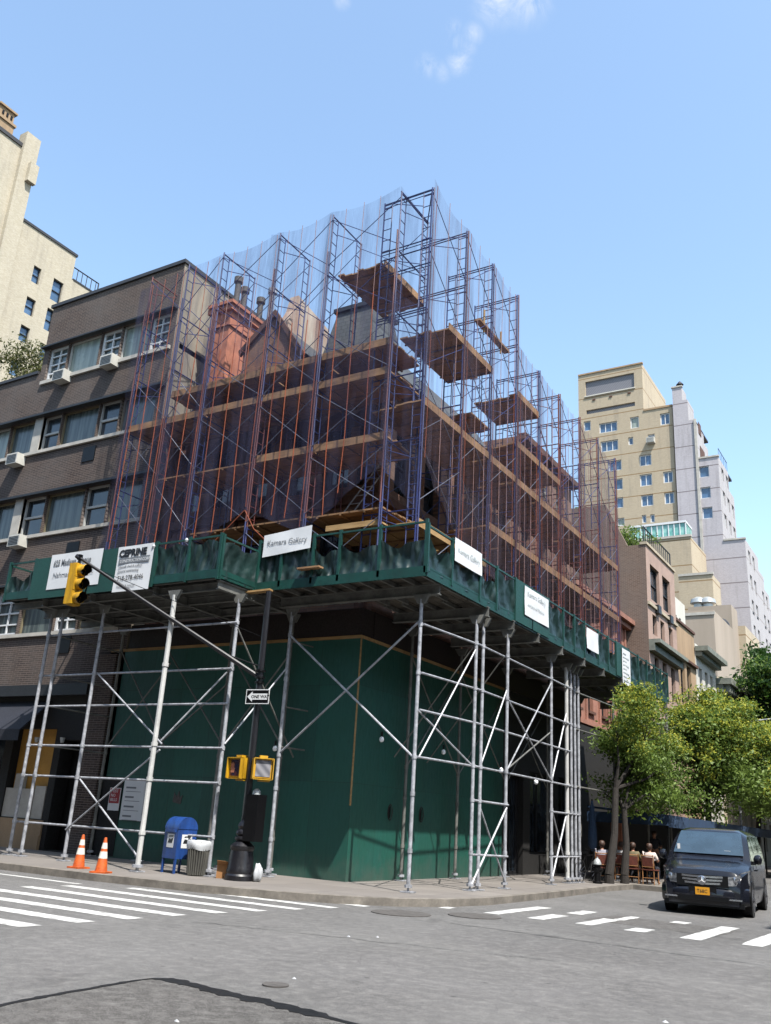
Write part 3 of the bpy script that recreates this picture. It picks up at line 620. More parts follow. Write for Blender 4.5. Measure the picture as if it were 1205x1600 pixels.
# roofs
mb = MB(); mb.quad((-8.6, .8, 14.15), (-.2, .8, 14.15), (-1.6, 3.0, 16.4), (-8.6, 3.0, 16.4)); mb.quad((-.2, .8, 14.15), (-.2, 10, 14.15), (-1.6, 9, 16.4), (-1.6, 3.0, 16.4)); mb.quad((-.2, 10, 14.15), (-8.6, 10, 14.15), (-8.6, 9, 16.4), (-1.6, 9, 16.4)); mb.quad((-8.6, 3, 16.4), (-1.6, 3, 16.4), (-1.6, 9, 16.4), (-8.6, 9, 16.4)); mb.box(-8.6, -.2, 10, 17, 14.0, 14.3)
mb.add([(-3.4, .6, 15.7), (-4.65, .6, 17.35), (-5.9, .6, 16.3), (-3.4, 3.4, 15.7), (-4.65, 3.8, 17.35), (-5.9, 3.4, 16.3)], [(0, 1, 4, 3), (1, 2, 5, 4)])
mb.split('roof', 'slate', cb)
MB().prism([(-3.25, .5, 15.55), (-4.65, .5, 17.5), (-6.05, .5, 16.25), (-6.0, .5, 16.05), (-4.65, .5, 17.25), (-3.35, .5, 15.4)], (0, .12, 0)).split('gable_coping', 'brown_trim', cb)
mb = MB(); mb.add([(-3.7, 1.6, 15), (-1.3, 1.6, 15), (-1.3, 4.2, 15), (-3.7, 4.2, 15), (-3.3, 2.2, 17.9), (-1.9, 2.2, 17.9), (-1.9, 3.6, 17.9), (-3.3, 3.6, 17.9)], [(0, 1, 5, 4), (1, 2, 6, 5), (2, 3, 7, 6), (3, 0, 4, 7), (4, 5, 6, 7)]); tr = mb.build('turret_roof', 'slate', cb)
MB().box(-3.42, -1.78, 2.1, 3.7, 17.9, 18.05).lathe([(.22, 18.05), (.16, 18.2), (.2, 18.35), (.1, 18.45), (.16, 18.6), (.03, 18.85)], (-2.6, 2.8, 0), 10).build('finial', 'dark_metal', tr)
ts = MB().box(-7.9, -7.0, .9, 3.2, 14, 18.3).build('stair_tower', 'terra', cb)
MB().box(-8.0, -6.88, .78, 3.3, 18.3, 18.5).box(-7.95, -6.94, .84, 3.25, 17.7, 17.8).box(-7.95, -6.8, .7, 3.35, 18.5, 18.62).split('cornice', 'terra', ts)
for k, (x, y, z0, z1, m) in enumerate([(-7.4, 1.5, 18.62, 20.1, 'iron'), (-7.4, 1.9, 18.62, 19.9, 'iron'), (-7.2, 2.6, 18.62, 19.8, 'iron'), (-6.5, 2.4, 17.0, 19.9, 'galv')]):
    MB().lathe([(.11, 0), (.11, z1-z0-.25), (.17, z1-z0-.2), (.17, z1-z0)], (x, y, z0), 12).build('flue_pipe', m, cb, True)
pw = MB(); pw.prism([(-4.2, .7, 14.3), (-4.2, 3.3, 14.3), (-4.2, 3.0, 17.9), (-4.2, 1.1, 18.25), (-4.2, .95, 17.6), (-4.2, .7, 17.1)], (-.35, 0, 0)); pw.build('chimney_wall', 'old_white', cb)
# dark ground-floor frontage beyond the hoarding, side street
gf = [(9.8, 11.2, .17, 3.4), (11.8, 14.2, .8, 3.6), (14.6, 16.6, .8, 3.6)]
mb = MB(); wall(mb, FY(-.1), 9.18, 17, .15, 6.16, gf, .3); mb.build('ground_floor_front', 'near_black', cb)
for r in gf: window(cb, FY(-.1), r, 'dark_metal', 'glass', 2, 1, .09, .3)

rq = [(y, y+.9, z, z+1.5) for z in (14.5,) for y in (11.6, 13.3, 15.0)]
mb = MB(); wall(mb, FY(-.3), 10.9, 16.9, 14.0, 16.4, rq, .25); mb.quad((-.3, 10.9, 14), (-8, 10.9, 14), (-8, 10.9, 16.4), (-.3, 10.9, 16.4)); mb.quad((-.3, 16.9, 14), (-8, 16.9, 14), (-8, 16.9, 16.4), (-.3, 16.9, 16.4)); mb.quad((-.3, 10.9, 16.4), (-.3, 16.9, 16.4), (-8, 16.9, 16.4), (-8, 10.9, 16.4)); mb.build('attic_wall', 'brownstone_y', cb)
for r in rq: window(cb, FY(-.3), r, 'frame_pale', 'glass_cur', 1, 2, .08, .25)
MB().box(-.3, .05, 10.8, 17, 16.2, 16.45).build('cornice', 'brown_trim', cb)
# --- hoarding ---
hd = thing('plywood_hoarding', 'dark green painted plywood hoarding closing the ground floor at the corner', 'hoarding', (0, 0, .15))
mb = MB(); mb.box(-9.3, 0, 0, .05, .15, 6.15).box(-.05, 0, .05, 9.18, .15, 6.15); mb.build('plywood_panel', 'hoard', hd)
mb = MB(); mb.box(-9.3, .012, -.012, 0, 6.08, 6.165).box(0, .012, 0, 9.18, 6.08, 6.165).box(-.02, .014, -.014, .02, 1.9, 6.08); mb.build('edge_batten', 'plank_new', hd)
MB().box(-8.75, -7.92, -.02, 0, .2, 2.35).build('access_door', 'near_black', hd)
for y in (1.9, 3.61):
    mb = MB(); mb.path([(.03, y+.11*math.cos(t), 1.82+.2*math.sin(t)) for t in np.linspace(0, 2*math.pi, 13)], .012, 5); mb.build('hand_hole', 'fascia', hd)
    MB().fbox(FY(0), y-.06, y+.06, 1.68, 1.96, .002, .006).build('hand_hole_cover', 'black', hd)
mb = MB(); mb.path([(.15-.0, -.01, 0), (.15, -.01, 0)], .01)
s1 = thing('no_entry_notice', 'small red and white notice on the hoarding door left of the big pale notice', 'notice', (-8.17, -.03, 1.5))
MB().box(-8.4, -7.95, -.035, -.022, 1.42, 2.05).build('board', 'sign_white', s1)
MB().box(-8.38, -7.97, -.038, -.0355, 1.62, 2.03).build('red_field', 'ink_red', s1)
text('POST\nNO\nBILLS', .12, 'sign_white', s1, FX(-.04), -8.33, 1.92, .0)
s2 = thing('building_notice', 'large pale lavender permit notice pasted on the green hoarding', 'notice', (-7.44, -.03, 1.4))
MB().box(-7.85, -7.0, -.034, -.022, 1.18, 2.3).build('sheet', 'sign_white', s2)
mb = MB()
for k in range(4): mb.box(-7.75, -7.35-.05*(k % 2), -.037, -.0345, 2.05-k*.26, 2.1-k*.26); mb.box(-7.75, -7.15, -.037, -.0345, 1.96-k*.26, 1.975-k*.26)
mb.build('print', 'ink_grey', s2)
o = MB().prism([(-5.9, -.012, 1.75), (-5.6, -.012, 1.7), (-5.55, -.012, 1.95), (-5.65, -.012, 1.88), (-5.7, -.012, 2.05), (-5.78, -.012, 1.9), (-5.88, -.012, 2.02)], (0, .01, 0)).build('torn_poster', 'iron', None); tag(o, 'torn grey poster scrap on the green hoarding above the mailbox', 'poster')

# --- side street row ---
def row(name, label, X, y0, y1, z1, mw, wins, depth=16, fm='dark_metal', gm='glass', side=None, sill=None, dep=.25, z0=0, nz=2):
    b = thing(name, label, 'building', (X-4, (y0+y1)/2, 0)); F = FY(X)
    mb = MB(); wall(mb, F, y0, y1, z0, z1, wins, dep); mb.build('front_wall', mw, b)
    mb = MB(); mb.quad((X, y0, z0), (X-depth, y0, z0), (X-depth, y0, z1), (X, y0, z1)); mb.quad((X, y1, z0), (X-depth, y1, z0), (X-depth, y1, z1), (X, y1, z1)); mb.split('side_wall', side or mw, b)
    MB().quad((X, y0, z1-.02), (X, y1, z1-.02), (X-depth, y1, z1-.02), (X-depth, y0, z1-.02)).split('roof', 'coping', b)
    for r in wins: window(b, F, r, fm, gm, 1, nz, .07, dep, .05, sill)
    return b, F
def grid(ys, w_, zs): return [(y, y+w_, a, b) for a, b in zs for y in ys]
b, F = row('brownstone_house', 'narrow pink brownstone house with heavy cornice, between netting and brown brick building', -1.2, 17, 27.8, 12.3, 'pink_stone', grid([17.8, 19.6, 21.4, 23.4, 24.6, 26.2], .75, [(10.1, 11.8), (7.0, 8.6), (3.6, 5.6)]), sill='brown_trim')
mb = MB(); mb.fbox(F, 17, 27.8, 12.3, 12.55, 0, .5); mb.fbox(F, 17, 27.8, 12.05, 12.3, 0, .3); mb.fbox(F, 17, 27.8, 9.3, 9.5, 0, .35); mb.fbox(F, 17, 27.8, 9.1, 9.3, 0, .2); mb.fbox(F, 17, 27.8, 6.3, 6.5, 0, .2)
for y in (17.4, 19.2, 21, 22.9, 24.2, 25.7, 27.3): mb.fbox(F, y, y+.22, 6.5, 12.05, 0, .08)
mb.split('cornice', 'pink_stone', b)
MB().box(-1.19, -1.0, 17, 27.75, .15, 6.2).build('dark_front_or_shade_panel', 'near_black', b)  # added dark panel, paints the shade under the shed onto the ground floor
w1 = [(28.55, 30.4, 13.9, 15.9), (31.1, 32.8, 13.9, 15.9)]+grid([28.7, 30.3, 32.1], .85, [(11.9+.1, 13.1)])+grid([28.8, 30.4, 32.2], .85, [(8.9, 10.8), (5.6, 7.6), (2.4, 4.4)])
b, F = row('brown_brick_house', 'brown brick house with loft windows on top and grey cornice, beside the pink brownstone', 0, 27.8, 33.9, 16.8, 'pink_render', w1, side='brown_brick_x')
mb = MB(); mb.fbox(F, 27.8, 33.9, 11.35, 11.55, 0, .6); mb.fbox(F, 27.8, 33.9, 10.95, 11.35, 0, .3); mb.split('cornice', 'green_cornice', b)
MB().fbox(F, 27.8, 33.9, 13.45, 13.62, 0, .12).fbox(F, 27.75, 33.95, 16.8, 16.95, -.3, .08).split('stone_band', 'lime', b)
for y in (29.3, 31.9): MB().fbox(F, y, y+.6, 13.3, 13.75, 0, .2).build('air_conditioner', 'dark_metal', b)
mb = MB(); mb.path([(-.15, 28, 16.95), (-.15, 28, 17.9), (-.15, 33.7, 17.9), (-.15, 33.7, 16.95)], .04)
for k in range(14): mb.tube((-.15, 28+k*.43, 16.95), (-.15, 28+k*.43, 17.9), .025, n=5)
mb.build('roof_railing', 'dark_metal', b)
mb = MB(); mb.box(-14, -2.2, 27.82, 28.1, 16.8, 19.4); mb.prism([(-2.2, 27.84, 19.4), (-2.2, 27.84, 16.8), (-1.0, 27.84, 16.8)], (0, .25, 0)); mb.build('party_wall', 'brown_brick_x', b)
b, F = row('tan_brick_house', 'low tan brick house between the brown brick one and the white corniced one', -.05, 33.9, 38.5, 13.9, 'tan_stone', [(34.6, 35.7, 9.2, 11.6), (36.2, 37.2, 9.2, 11.6), (34.6, 35.6, 5.2, 7.6), (36.0, 37.0, 5.2, 7.6)])
MB().fbox(F, 33.9, 38.5, 11.75, 11.9, 0, .2).fbox(F, 33.9, 38.5, 7.75, 7.9, 0, .2).fbox(F, 33.9, 38.5, 13.9, 14.05, -.3, .1).split('stone_band', 'brown_trim', b)
b, F = row('white_penthouse', 'white stucco rooftop addition set back above the tan brick house', -1.2, 35.2, 41.5, 16.6, 'white_stucco', [(37.6, 38.1, 14.3, 15.4), (38.7, 39.2, 14.3, 15.4), (39.8, 40.3, 14.3, 15.4)], z0=13.0)
mb = MB(); mb.tube((-2.5, 35.6, 16.6), (-2.5, 35.6, 18.4), .06); mb.tube((-2.5, 35.6, 18.4), (-2.3, 35.9, 19.0), .14); mb.tube((-2.6, 35.4, 18.3), (-2.9, 35.3, 18.9), .12); mb.build('roof_vent', 'dark_metal', b)
b, F = row('white_cornice_house', 'cream stone house with three tall windows and balcony, right of tan brick house', 0, 38.5, 44.2, 13.4, 'white_stucco', grid([39.3, 40.9, 42.4], .8, [(9.6, 12.0), (5.8, 8.0), (2.6, 4.6)]))
mb = MB(); mb.fbox(F, 38.4, 44.3, 12.9, 13.2, 0, .8); mb.fbox(F, 38.5, 44.2, 12.6, 12.9, 0, .4); mb.fbox(F, 38.5, 44.2, 8.9, 9.2, 0, .7); mb.fbox(F, 38.5, 44.2, 8.5, 8.9, 0, .35); mb.split('cornice', 'green_cornice', b)
b, F = row('pale_corniced_house', 'pale stone house with deep bracketed cornice partly behind the trees', 0, 44.2, 56, 12.3, 'lime', grid([45.3, 47.2, 49.2, 51.2, 53.4], .9, [(8.6, 10.7), (5.0, 7.2), (1.8, 3.8)]))
mb = MB(); mb.fbox(F, 44.1, 56.1, 11.7, 12.1, 0, 1.0); mb.fbox(F, 44.2, 56, 11.2, 11.7, 0, .45)
for k in range(18): mb.fbox(F, 44.4+k*.65, 44.6+k*.65, 11.2, 11.7, .45, .85)
mb.split('cornice', 'green_cornice', b)
b, F = row('white_end_house', 'pale house at the far right end of the row behind the parked car', .2, 56, 78, 11, 'white_stucco', grid([57.5, 60, 62.5, 65, 67.5, 70, 72.5, 75], 1.1, [(7.6, 9.6), (4.4, 6.4), (1.2, 3.2)]))
# beige party wall and dome behind the row
b, F = row('beige_party_wall_building', 'plain windowless beige rendered wall rising behind the corniced houses', -3, 60, 69, 20.6, 'beige', [], z0=8)
MB().box(-6.5, -2.9, 59.9, 60.0, 20.2, 20.45).build('ledge', 'stone_band', b)
b, F = row('low_tan_block', 'small tan brick block beside the beige wall, under the grey tower', -3.2, 76, 84, 22.6, 'tan_y', [(77.5, 78.8, 16.5, 18.3), (77.5, 78.8, 19.5, 21.2)], side='tan_x', z0=10)
mb = MB(); mb.lathe([(.75, 0), (.75, .5), (.66, .9), (.4, 1.25), (.1, 1.4)], (-4.2, 69.5, 20.6), 14); mb.build('roof_ventilator', 'dark_metal', b, True)

# --- tan tower with terraces ---
YT = 88; FTn = FX(YT)
def xz(px, py, y=YT): p = on(px, py, 1, y); return p.x, p.z
def zr(X, Y, w_, h, y=YT): 
    px, py = 880+X/5.335, 540+Y/5.335; k = .0865; x, z = xz(px, py, y); return (x-w_/5.335*k/2, x+w_/5.335*k/2, z-h/5.335*k*.55, z+h/5.335*k*.55)
tt = thing('tan_brick_tower', 'tall tan brick tower with plant louvre on top, centre right background', 'building', (-18, 94, 0))
raw = [(200, 670, 60, 80), (375, 680, 150, 80), (595, 640, 70, 90), (848, 610, 75, 90), (385, 835, 145, 85), (563, 795, 40, 60), (735, 770, 55, 60), (430, 1000, 110, 80), (685, 955, 95, 85), (460, 1155, 70, 85), (690, 1120, 95, 90), (875, 1095, 75, 85), (465, 1310, 70, 80), (700, 1290, 95, 85), (885, 1270, 75, 85), (675, 1445, 35, 60), (745, 1440, 35, 60), (480, 1470, 60, 60)]
rs = [zr(*r) for r in raw]
x0t, x1t = -24.6, -12.15; zp = 54.3; xp = -15.8
lr = (-23.6, -16.9, 58.0, 60.2); l2 = (-23.5, -16.9, 55.3, 55.9)
mb = MB(); wall(mb, FTn, x0t, x1t, 10, zp, rs, .25); wall(mb, FTn, x0t, xp, zp, 61.3, [lr, l2], .3)
mb.build('front_wall', 'tan_x', tt)
mb = MB(); wall(mb, FY(xp), YT, 100, zp, 61.3); wall(mb, FY(x1t), YT, 104, 10, zp); mb.split('side_wall', 'tan_y', tt)
MB().quad((x0t, YT, zp), (x1t, YT, zp), (x1t, 104, zp), (x0t, 104, zp)).quad((x0t, YT, 61.3), (xp, YT, 61.3), (xp, 100, 61.3), (x0t, 100, 61.3)).split('roof', 'coping', tt)
MB().fbox(FTn, x0t, xp+.1, 61.3, 61.5, -.3, .12).fbox(FTn, xp, x1t+.05, zp, zp+.25, -.3, .1).split('coping', 'tan_stone', tt)
for q in (lr, l2): MB().fbox(FTn, q[0], q[1], q[2], q[3], -.29, -.24).build('plant_louvre', 'louvre', tt)
MB().fbox(FTn, lr[0]-.1, lr[1]+.1, lr[2]-.15, lr[2], 0, .15).build('louvre_sill', 'white_stucco', tt)
mb = MB(); [mb.fbox(FTn, x, x+.4, 57.2, 57.4, 0, .1) for x in (-22.6, -20.3, -17.8)]; mb.split('drain_spout', 'brown_trim', tt)
for i, r in enumerate(rs): window(tt, FTn, r, 'frame_white', 'glass_sky' if i not in (2, 17) else 'glass_pale', 1 if r[1]-r[0] < 1.2 else (3 if r[1]-r[0] > 1.9 else 2), 1, .13, .25, .1)
ac_unit(tt, FTn, rs[6][0]-.05, rs[6][2]-.3, 1.0, .7, .7)
# lower tan terraces in front
lt = thing('tan_terraced_block', 'tan brick lower block with green glass roof conservatory and stepped terraces', 'building', (-12, 80, 0))
def tier(root, px0, px1, pyt, y, depth, wins=(), zb=8, mx_='tan_x', my='tan_y', x0=None):
    xr, z1 = xz(px1, pyt, y); xl = xz(px0, pyt, y)[0] if x0 is None else x0
    mb = MB(); wall(mb, FX(y), xl, xr, zb, z1, [], .2); a = mb.build('front_wall', mx_, root)
    mb = MB(); wall(mb, FY(xr), y, y+depth, zb, z1, wins, .2); mb.split('side_wall', my, root)
    MB().quad((xl, y, z1), (xr, y, z1), (xr, y+depth, z1), (xl, y+depth, z1)).split('roof', 'coping', root)
    MB().fbox(FX(y), xl, xr+.1, z1, z1+.25, -.3, .12).split('coping', 'stone_band', root)
    for r in wins: window(root, FY(xr), r, 'frame_white', 'glass_sky', 1, 1, .1, .2)
    return xr, z1
xr, zt = tier(lt, 960, 1079, 838, 80, 7.9, [(82, 83.6, 27.5, 29.5), (82, 83.6, 23, 25)])
gl = MB()
xa, za = xz(984, 838, 80.5); gl.box(xa, xr-.6, 80.6, 83.5, zt+.25, zt+1.9)
g_ = gl.build('conservatory', 'glass_teal', lt)
mb = MB(); [mb.box(xa+(xr-.6-xa)*k/10-.05, xa+(xr-.6-xa)*k/10+.05, 80.5, 80.62, zt+.2, zt+2.0) for k in range(11)]; mb.box(xa-.05, xr-.55, 80.45, 83.6, zt+1.9, zt+2.15); mb.split('conservatory_frame', 'frame_white', g_)
tier(lt, 1060, 1113, 897, 76, 3.9, [(77, 78.4, 23.5, 25.3)])
for px in (1092, 1106):
    x, z = xz(px, 946, 74); MB().lathe([(.5, 0), (.5, .5), (.85, .6), (.75, 1.0), (.3, 1.25)], (x, 74, z-.4), 14).build('roof_fan', 'silver', lt, True)
xq = xz(1075, 950, 73)[0]; MB().box(xq, xq+4.2, 73, 76, 15, xz(1090, 948, 73)[1]).build('plinth_block', 'beige', lt)

# --- pale grey stepped tower ---
gt = thing('pale_grey_stepped_tower', 'tall pale grey brick apartment tower stepping down to the right', 'building', (-7, 96, 0))
def g2(px, py): return xz(px, py, YT-.4)
FG = FX(YT-.4)
xa = x1t; 
tiers = [(xa, g2(1073, 625)[0], g2(1064, 607)[1]-2.0, 0), ]
xA0, zA0 = g2(1050, 607); xA1, _z = g2(1065, 607)
xA2, zA2 = g2(1074, 624); xA3, zA3 = g2(1086, 655); xB, zB = g2(1122, 713); xC, zC = g2(1164, 842)
gw = []
for (X, Y) in [(400, 895), (415, 1082), (432, 1262)]:
    x, z = g2(1030+X/5.714, 580+Y/5.714); gw.append((x-.6, x+.6, z-.75, z+.7))
mb = MB(); wall(mb, FG, xA0, xA3, 10, zA3); wall(mb, FG, xA3, xB, 10, zB, gw, .25); wall(mb, FG, xB, xC, 10, zC)
wall(mb, FG, xA0, xA2, zA3, zA2); wall(mb, FG, xA0, xA1, zA2, zA0)
mb.build('front_wall', 'grey_x', gt)
def sgrid(y0, y1, z0, z1, dy=2.7): return [(y, y+1.35, z, z+1.75) for z in np.arange(z1-2.6, z0, -3.0) for y in np.arange(y0+1.2, y1-1.5, dy)]
mb = MB(); wall(mb, FY(xA1), YT-.4, 90, zA2, zA0); wall(mb, FY(xA2), YT-.4, 91, zA3, zA2)
ga = [(89.5, 92, zB+.6, zB+2.6), (89.2, 90.6, zB+4.2, zB+5.8), (89.2, 90.6, zB+7.2, zB+8.6)]
wall(mb, FY(xA3), YT-.4, 94.5, zB, zB+4); wall(mb, FY(xA3), YT-.4, 92.2, zB+4, zA3, [], .8)
sb = sgrid(YT, 98, zC, zB); wall(mb, FY(xB), YT-.4, 96.5, zC, zB-2.4, [r for r in sb if r[1] < 96.5 and r[3] < zB-2.4], .25); wall(mb, FY(xB), YT-.4, 93.5, zB-2.4, zB, [r for r in sb if r[1] < 93.5 and r[3] > zB-2.4], .25)
sb = [r for r in sb if (r[1] < 96.5 and r[3] < zB-2.4) or (r[1] < 93.5 and r[3] > zB-2.4)]
sc_ = sgrid(YT, 116, 12, zC); mb2 = []
def topz(y): return zC-(max(0, y-96)//3.5)*2.0
for k, (ya, yb) in enumerate([(YT-.4, 96), (96, 99.5), (99.5, 103), (103, 106.5), (106.5, 110), (110, 116)]):
    zt_ = zC-k*1.6; ww = [r for r in sc_ if r[0] > ya+.05 and r[1] < yb-.05 and r[3] < zt_-.3]; wall(mb, FY(xC), ya, yb, 10, zt_, ww, .25); mb2 += ww
mb.split('side_wall', 'grey_y', gt)
MB().box(xA0, xA3, YT, 95, zA3-.3, zA3-.05).box(xA3-1, xB-.03, YT, 96, zB-.3, zB-.05).box(xB-1, xC-.03, YT, 110, zC-8.4, zC-8.2).box(xB-1, xC-.03, YT, 96, zC-.3, zC-.05).split('roof', 'coping', gt)
for r in gw: window(gt, FG, r, 'frame_white', 'glass_sky', 1, 1, .1, .25)
for r in sb: window(gt, FY(xB), r, 'frame_white', 'glass', 1, 1, .1, .25)
for r in mb2: window(gt, FY(xC), r, 'frame_white', 'glass', 1, 1, .1, .25)
mb = MB(); mb.fbox(FG, xA3, xB+.1, zB, zB+.2, -.3, .12).fbox(FG, xB, xC+.1, zC, zC+.2, -.3, .12).fbox(FG, xA0-.1, xA1+.1, zA0, zA0+.2, -.3, .12); mb.fbox(FG, xA3-.15, xA3+.15, 12, zA3, 0, .2); mb.split('coping', 'stone_band', gt)
for q in ga[:2]: MB().fbox(FY(xA3), q[0], q[1], q[2], q[3], .01, .06).build('terrace_door', 'brown_trim', gt)
mb = MB(); mb.path([(xB, YT, zB+1.2), (xB, 93, zB+1.2)], .05); [mb.tube((xB, YT+k, zB), (xB, YT+k, zB+1.2), .03, n=5) for k in range(6)]; mb.build('terrace_railing', 'glass_sky', gt)
MB().lathe([(.25, 0), (.25, .8), (.5, 1.0), (.1, 1.5)], (xA0+.7, YT+1, zA0), 8).build('roof_vent', 'dark_metal', gt)

# --- blocks across the two streets (behind and beside the camera): they screen the low sky as in the real street canyon ---
def across(name, label, x0, x1, y0, y1, h, faces, mw):
    b = thing(name, label, 'building', ((x0+x1)/2, (y0+y1)/2, 0))
    mb = MB()
    for F, u0, u1, on_ in ((Face((0, y1, 0), (1, 0, 0), (0, 1, 0)), x0, x1, 'n' in faces), (Face((x0, 0, 0), (0, 1, 0), (-1, 0, 0)), y0, y1, 'w' in faces), (Face((0, y0, 0), (1, 0, 0), (0, -1, 0)), x0, x1, False), (Face((x1, 0, 0), (0, 1, 0), (1, 0, 0)), y0, y1, False)):
        ww = []
        if on_:
            for z in np.arange(4.6, h-2.2, 3.2):
                for u in np.arange(u0+1.2, u1-1.5, 3.4): ww.append((u, u+1.3, z, z+1.7))
            for r in ww: window(b, F, r, 'frame_white', 'glass', 1, 2, .07, .2)
        wall(mb, F, u0, u1, 0.15, h, ww, .2)
    mb.build('wall', mw, b); MB().box(x0-.1, x1+.1, y0-.1, y1+.1, h, h+.3).build('roof', 'coping', b)
across('brick_corner_block', 'brown brick block on the far side of the avenue opposite the hoarding', -55, 6, -42, -24, 19, 'n', 'brown_brick_x')
across('stone_corner_block', 'tan stone block on the corner behind the viewpoint', 16.5, 60, -42, -24, 21, 'nw', 'tan_stone')
across('low_stone_block', 'low brown block on the other side of the side street facing the van', 17, 40, -3, 84, 14.5, 'w', 'brown_brick_y')
struct('opposite_sidewalk', MB().box(-60, 8, -24, -18.6, 0.002, .14), 'sidewalk'); struct('corner_sidewalk', MB().box(13.5, 60, -3.2, 84, .002, .14), 'sidewalk')

# ================= SIDEWALK SHED =================
sh = thing('sidewalk_shed', 'tall galvanised pipe sidewalk shed with green parapet wrapping the corner', 'sidewalk shed', (0, -1, .15))
ZD = 6.82
def post(x, y, z1=ZD-.16, r=.045, m='galv', z0=.15, foot=True, lean=(0, 0)):
    mb = MB(); mb.tube((x, y, z0+.12), (x+lean[0], y+lean[1], z1), r, n=10)
    mb.tube((x, y, z0+.02), (x, y, z0+.3), r*.6, n=8)
    for z in (1.0, 2.2, 3.0, 4.9, 6.05):
        t = (z-z0)/(z1-z0); mb.tube((x+lean[0]*t, y+lean[1]*t, z-.045), (x+lean[0]*t, y+lean[1]*t, z+.045), r*1.3, n=10)
    o = mb.build('post', m, sh, True)
    if foot:
        f = MB().box(x-.13, x+.13, y-.13, y+.13, z0+.005, z0+.03).tube((x, y, z0+.1), (x, y, z0+.16), r*2.0, n=8).build('foot_plate', 'galv', o)
    # head bracket
    MB().prism([(x+lean[0]-.22, y+lean[1]-.04, z1+.12), (x+lean[0]+.22, y+lean[1]-.04, z1+.12), (x+lean[0]+.1, y+lean[1]-.04, z1-.1), (x+lean[0]-.1, y+lean[1]-.04, z1-.1)], (0, .08, 0)).build('head_bracket', 'galv_dark', o)
    return o
YA = -2.75
AV = [(-8.9, YA), (-8.42, YA), (-6.75, YA), (-3.45, -3.45), (-2.05, -2.6)]
for i, (x, y) in enumerate(AV): post(x, y, r=.062 if i == 3 else .045, m='galv_white' if i == 3 else 'galv')
post(-1.62, -.95); post(2.42, -1.2)
SD = [(2.74, 1.2), (2.74, 1.62), (2.8, 3.07), (2.6, 6.85), (2.5, 8.45), (2.5, 8.85), (2.5, 9.2), (2.5, 9.55), (2.6, 13.0), (2.9, 16.0), (2.9, 19.3)]
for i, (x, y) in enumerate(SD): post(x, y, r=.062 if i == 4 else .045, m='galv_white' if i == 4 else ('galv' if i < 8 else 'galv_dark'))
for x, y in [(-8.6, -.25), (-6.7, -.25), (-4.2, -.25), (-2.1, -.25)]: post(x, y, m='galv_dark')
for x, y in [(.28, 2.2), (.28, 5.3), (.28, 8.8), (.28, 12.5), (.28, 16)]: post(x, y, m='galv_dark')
def rail(p0, p1, m='galv', r=.027, nm='rail'): return MB().tube(p0, p1, r, n=8).build(nm, m, sh, True)
for z in (6.05, 4.9, 4.05, 3.0, 2.2, 1.0):
    rail((-9.05, YA+.06, z), (-2.0, YA+.1, z))
for z in (6.05, 4.9, 4.05, 3.0): rail((2.5, -1.2, z), (2.74, 1.65, z)); rail((2.74, 1.2, z-.0), (2.55, 8.7, z-.02))
for z in (2.2, .95): rail((2.7, 1.3, z), (2.86, 3.1, z-.03)); rail((2.58, 6.8, z-.05), (2.5, 9.6, z-.05))
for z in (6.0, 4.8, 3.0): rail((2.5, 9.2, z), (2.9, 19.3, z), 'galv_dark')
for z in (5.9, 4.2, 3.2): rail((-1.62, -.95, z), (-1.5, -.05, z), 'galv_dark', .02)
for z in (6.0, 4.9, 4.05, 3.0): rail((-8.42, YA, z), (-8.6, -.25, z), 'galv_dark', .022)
B_ = lambda p0, p1, m='galv', r=.022: rail(p0, p1, m, r, 'diagonal_brace')
B_((-6.6, YA-.03, 4.9), (-3.7, YA-.2, 3.05)); B_((-6.6, YA-.03, 2.15), (-3.75, YA-.3, .35)); B_((-6.8, YA-.05, .9), (-3.6, YA-.35, 2.9)); 
B_((-1.6, -1.0, 6.05), (2.38, -1.2, 3.0), r=.028); B_((2.38, -1.16, 6.15), (-1.6, -.95, 3.05), r=.028)
B_((-3.4, -3.3, 3.1), (-2.1, -2.7, 4.8)); B_((-8.5, -.3, 6.0), (-6.2, -.3, 3.2), 'galv_dark'); B_((-8.6, -.3, 3.1), (-6.4, -.3, 5.6), 'galv_dark')
B_((-6.6, -.3, 6.0), (-4.0, -.3, 3.2), 'galv_dark'); B_((-6.7, -.3, 3.1), (-4.2, -.3, 4.9), 'galv_dark'); B_((-4.2, -.3, 5.9), (-2.0, -.3, 3.2), 'galv_dark'); B_((-4.1, -.35, 3.2), (-2.1, -.35, 5.6), 'galv_dark')
B_((-2.0, -2.6, 3.1), (-1.62, -.95, 5.2)); B_((-2.0, -2.6, 5.9), (-1.65, -.3, 3.0), 'galv_dark')
B_((2.42, -1.15, 4.05), (2.72, 1.2, 3.0)); B_((2.5, -1.15, 2.98), (2.74, 1.2, 5.9)); B_((2.74, 1.6, 3.0), (2.8, 3.1, 5.2)); B_((2.8, 3.07, 3.0), (2.62, 6.8, 5.9)); B_((2.8, 3.1, 4.9), (2.62, 6.85, 3.0)); B_((2.8, 3.2, 3.1), (2.62, 6.7, 4.4), 'galv_dark')
B_((2.74, 1.3, .3), (2.84, 3.05, 2.1), r=.028); B_((2.72, 1.65, 2.1), (2.83, 3.05, .3)); B_((2.6, 6.9, .3), (2.5, 8.5, 2.3), r=.028); B_((2.6, 6.9, 2.2), (2.5, 8.4, .5)); B_((2.6, 6.9, 3.05), (2.5, 8.5, 5.3), r=.026)
for (a, b) in [(2.2, 5.3), (5.3, 8.8), (8.8, 12.5)]: B_((.28, a, 6.0), (.28, b, 3.0), 'galv_dark'); B_((.28, a, 3.0), (.28, b, 6.0), 'galv_dark')
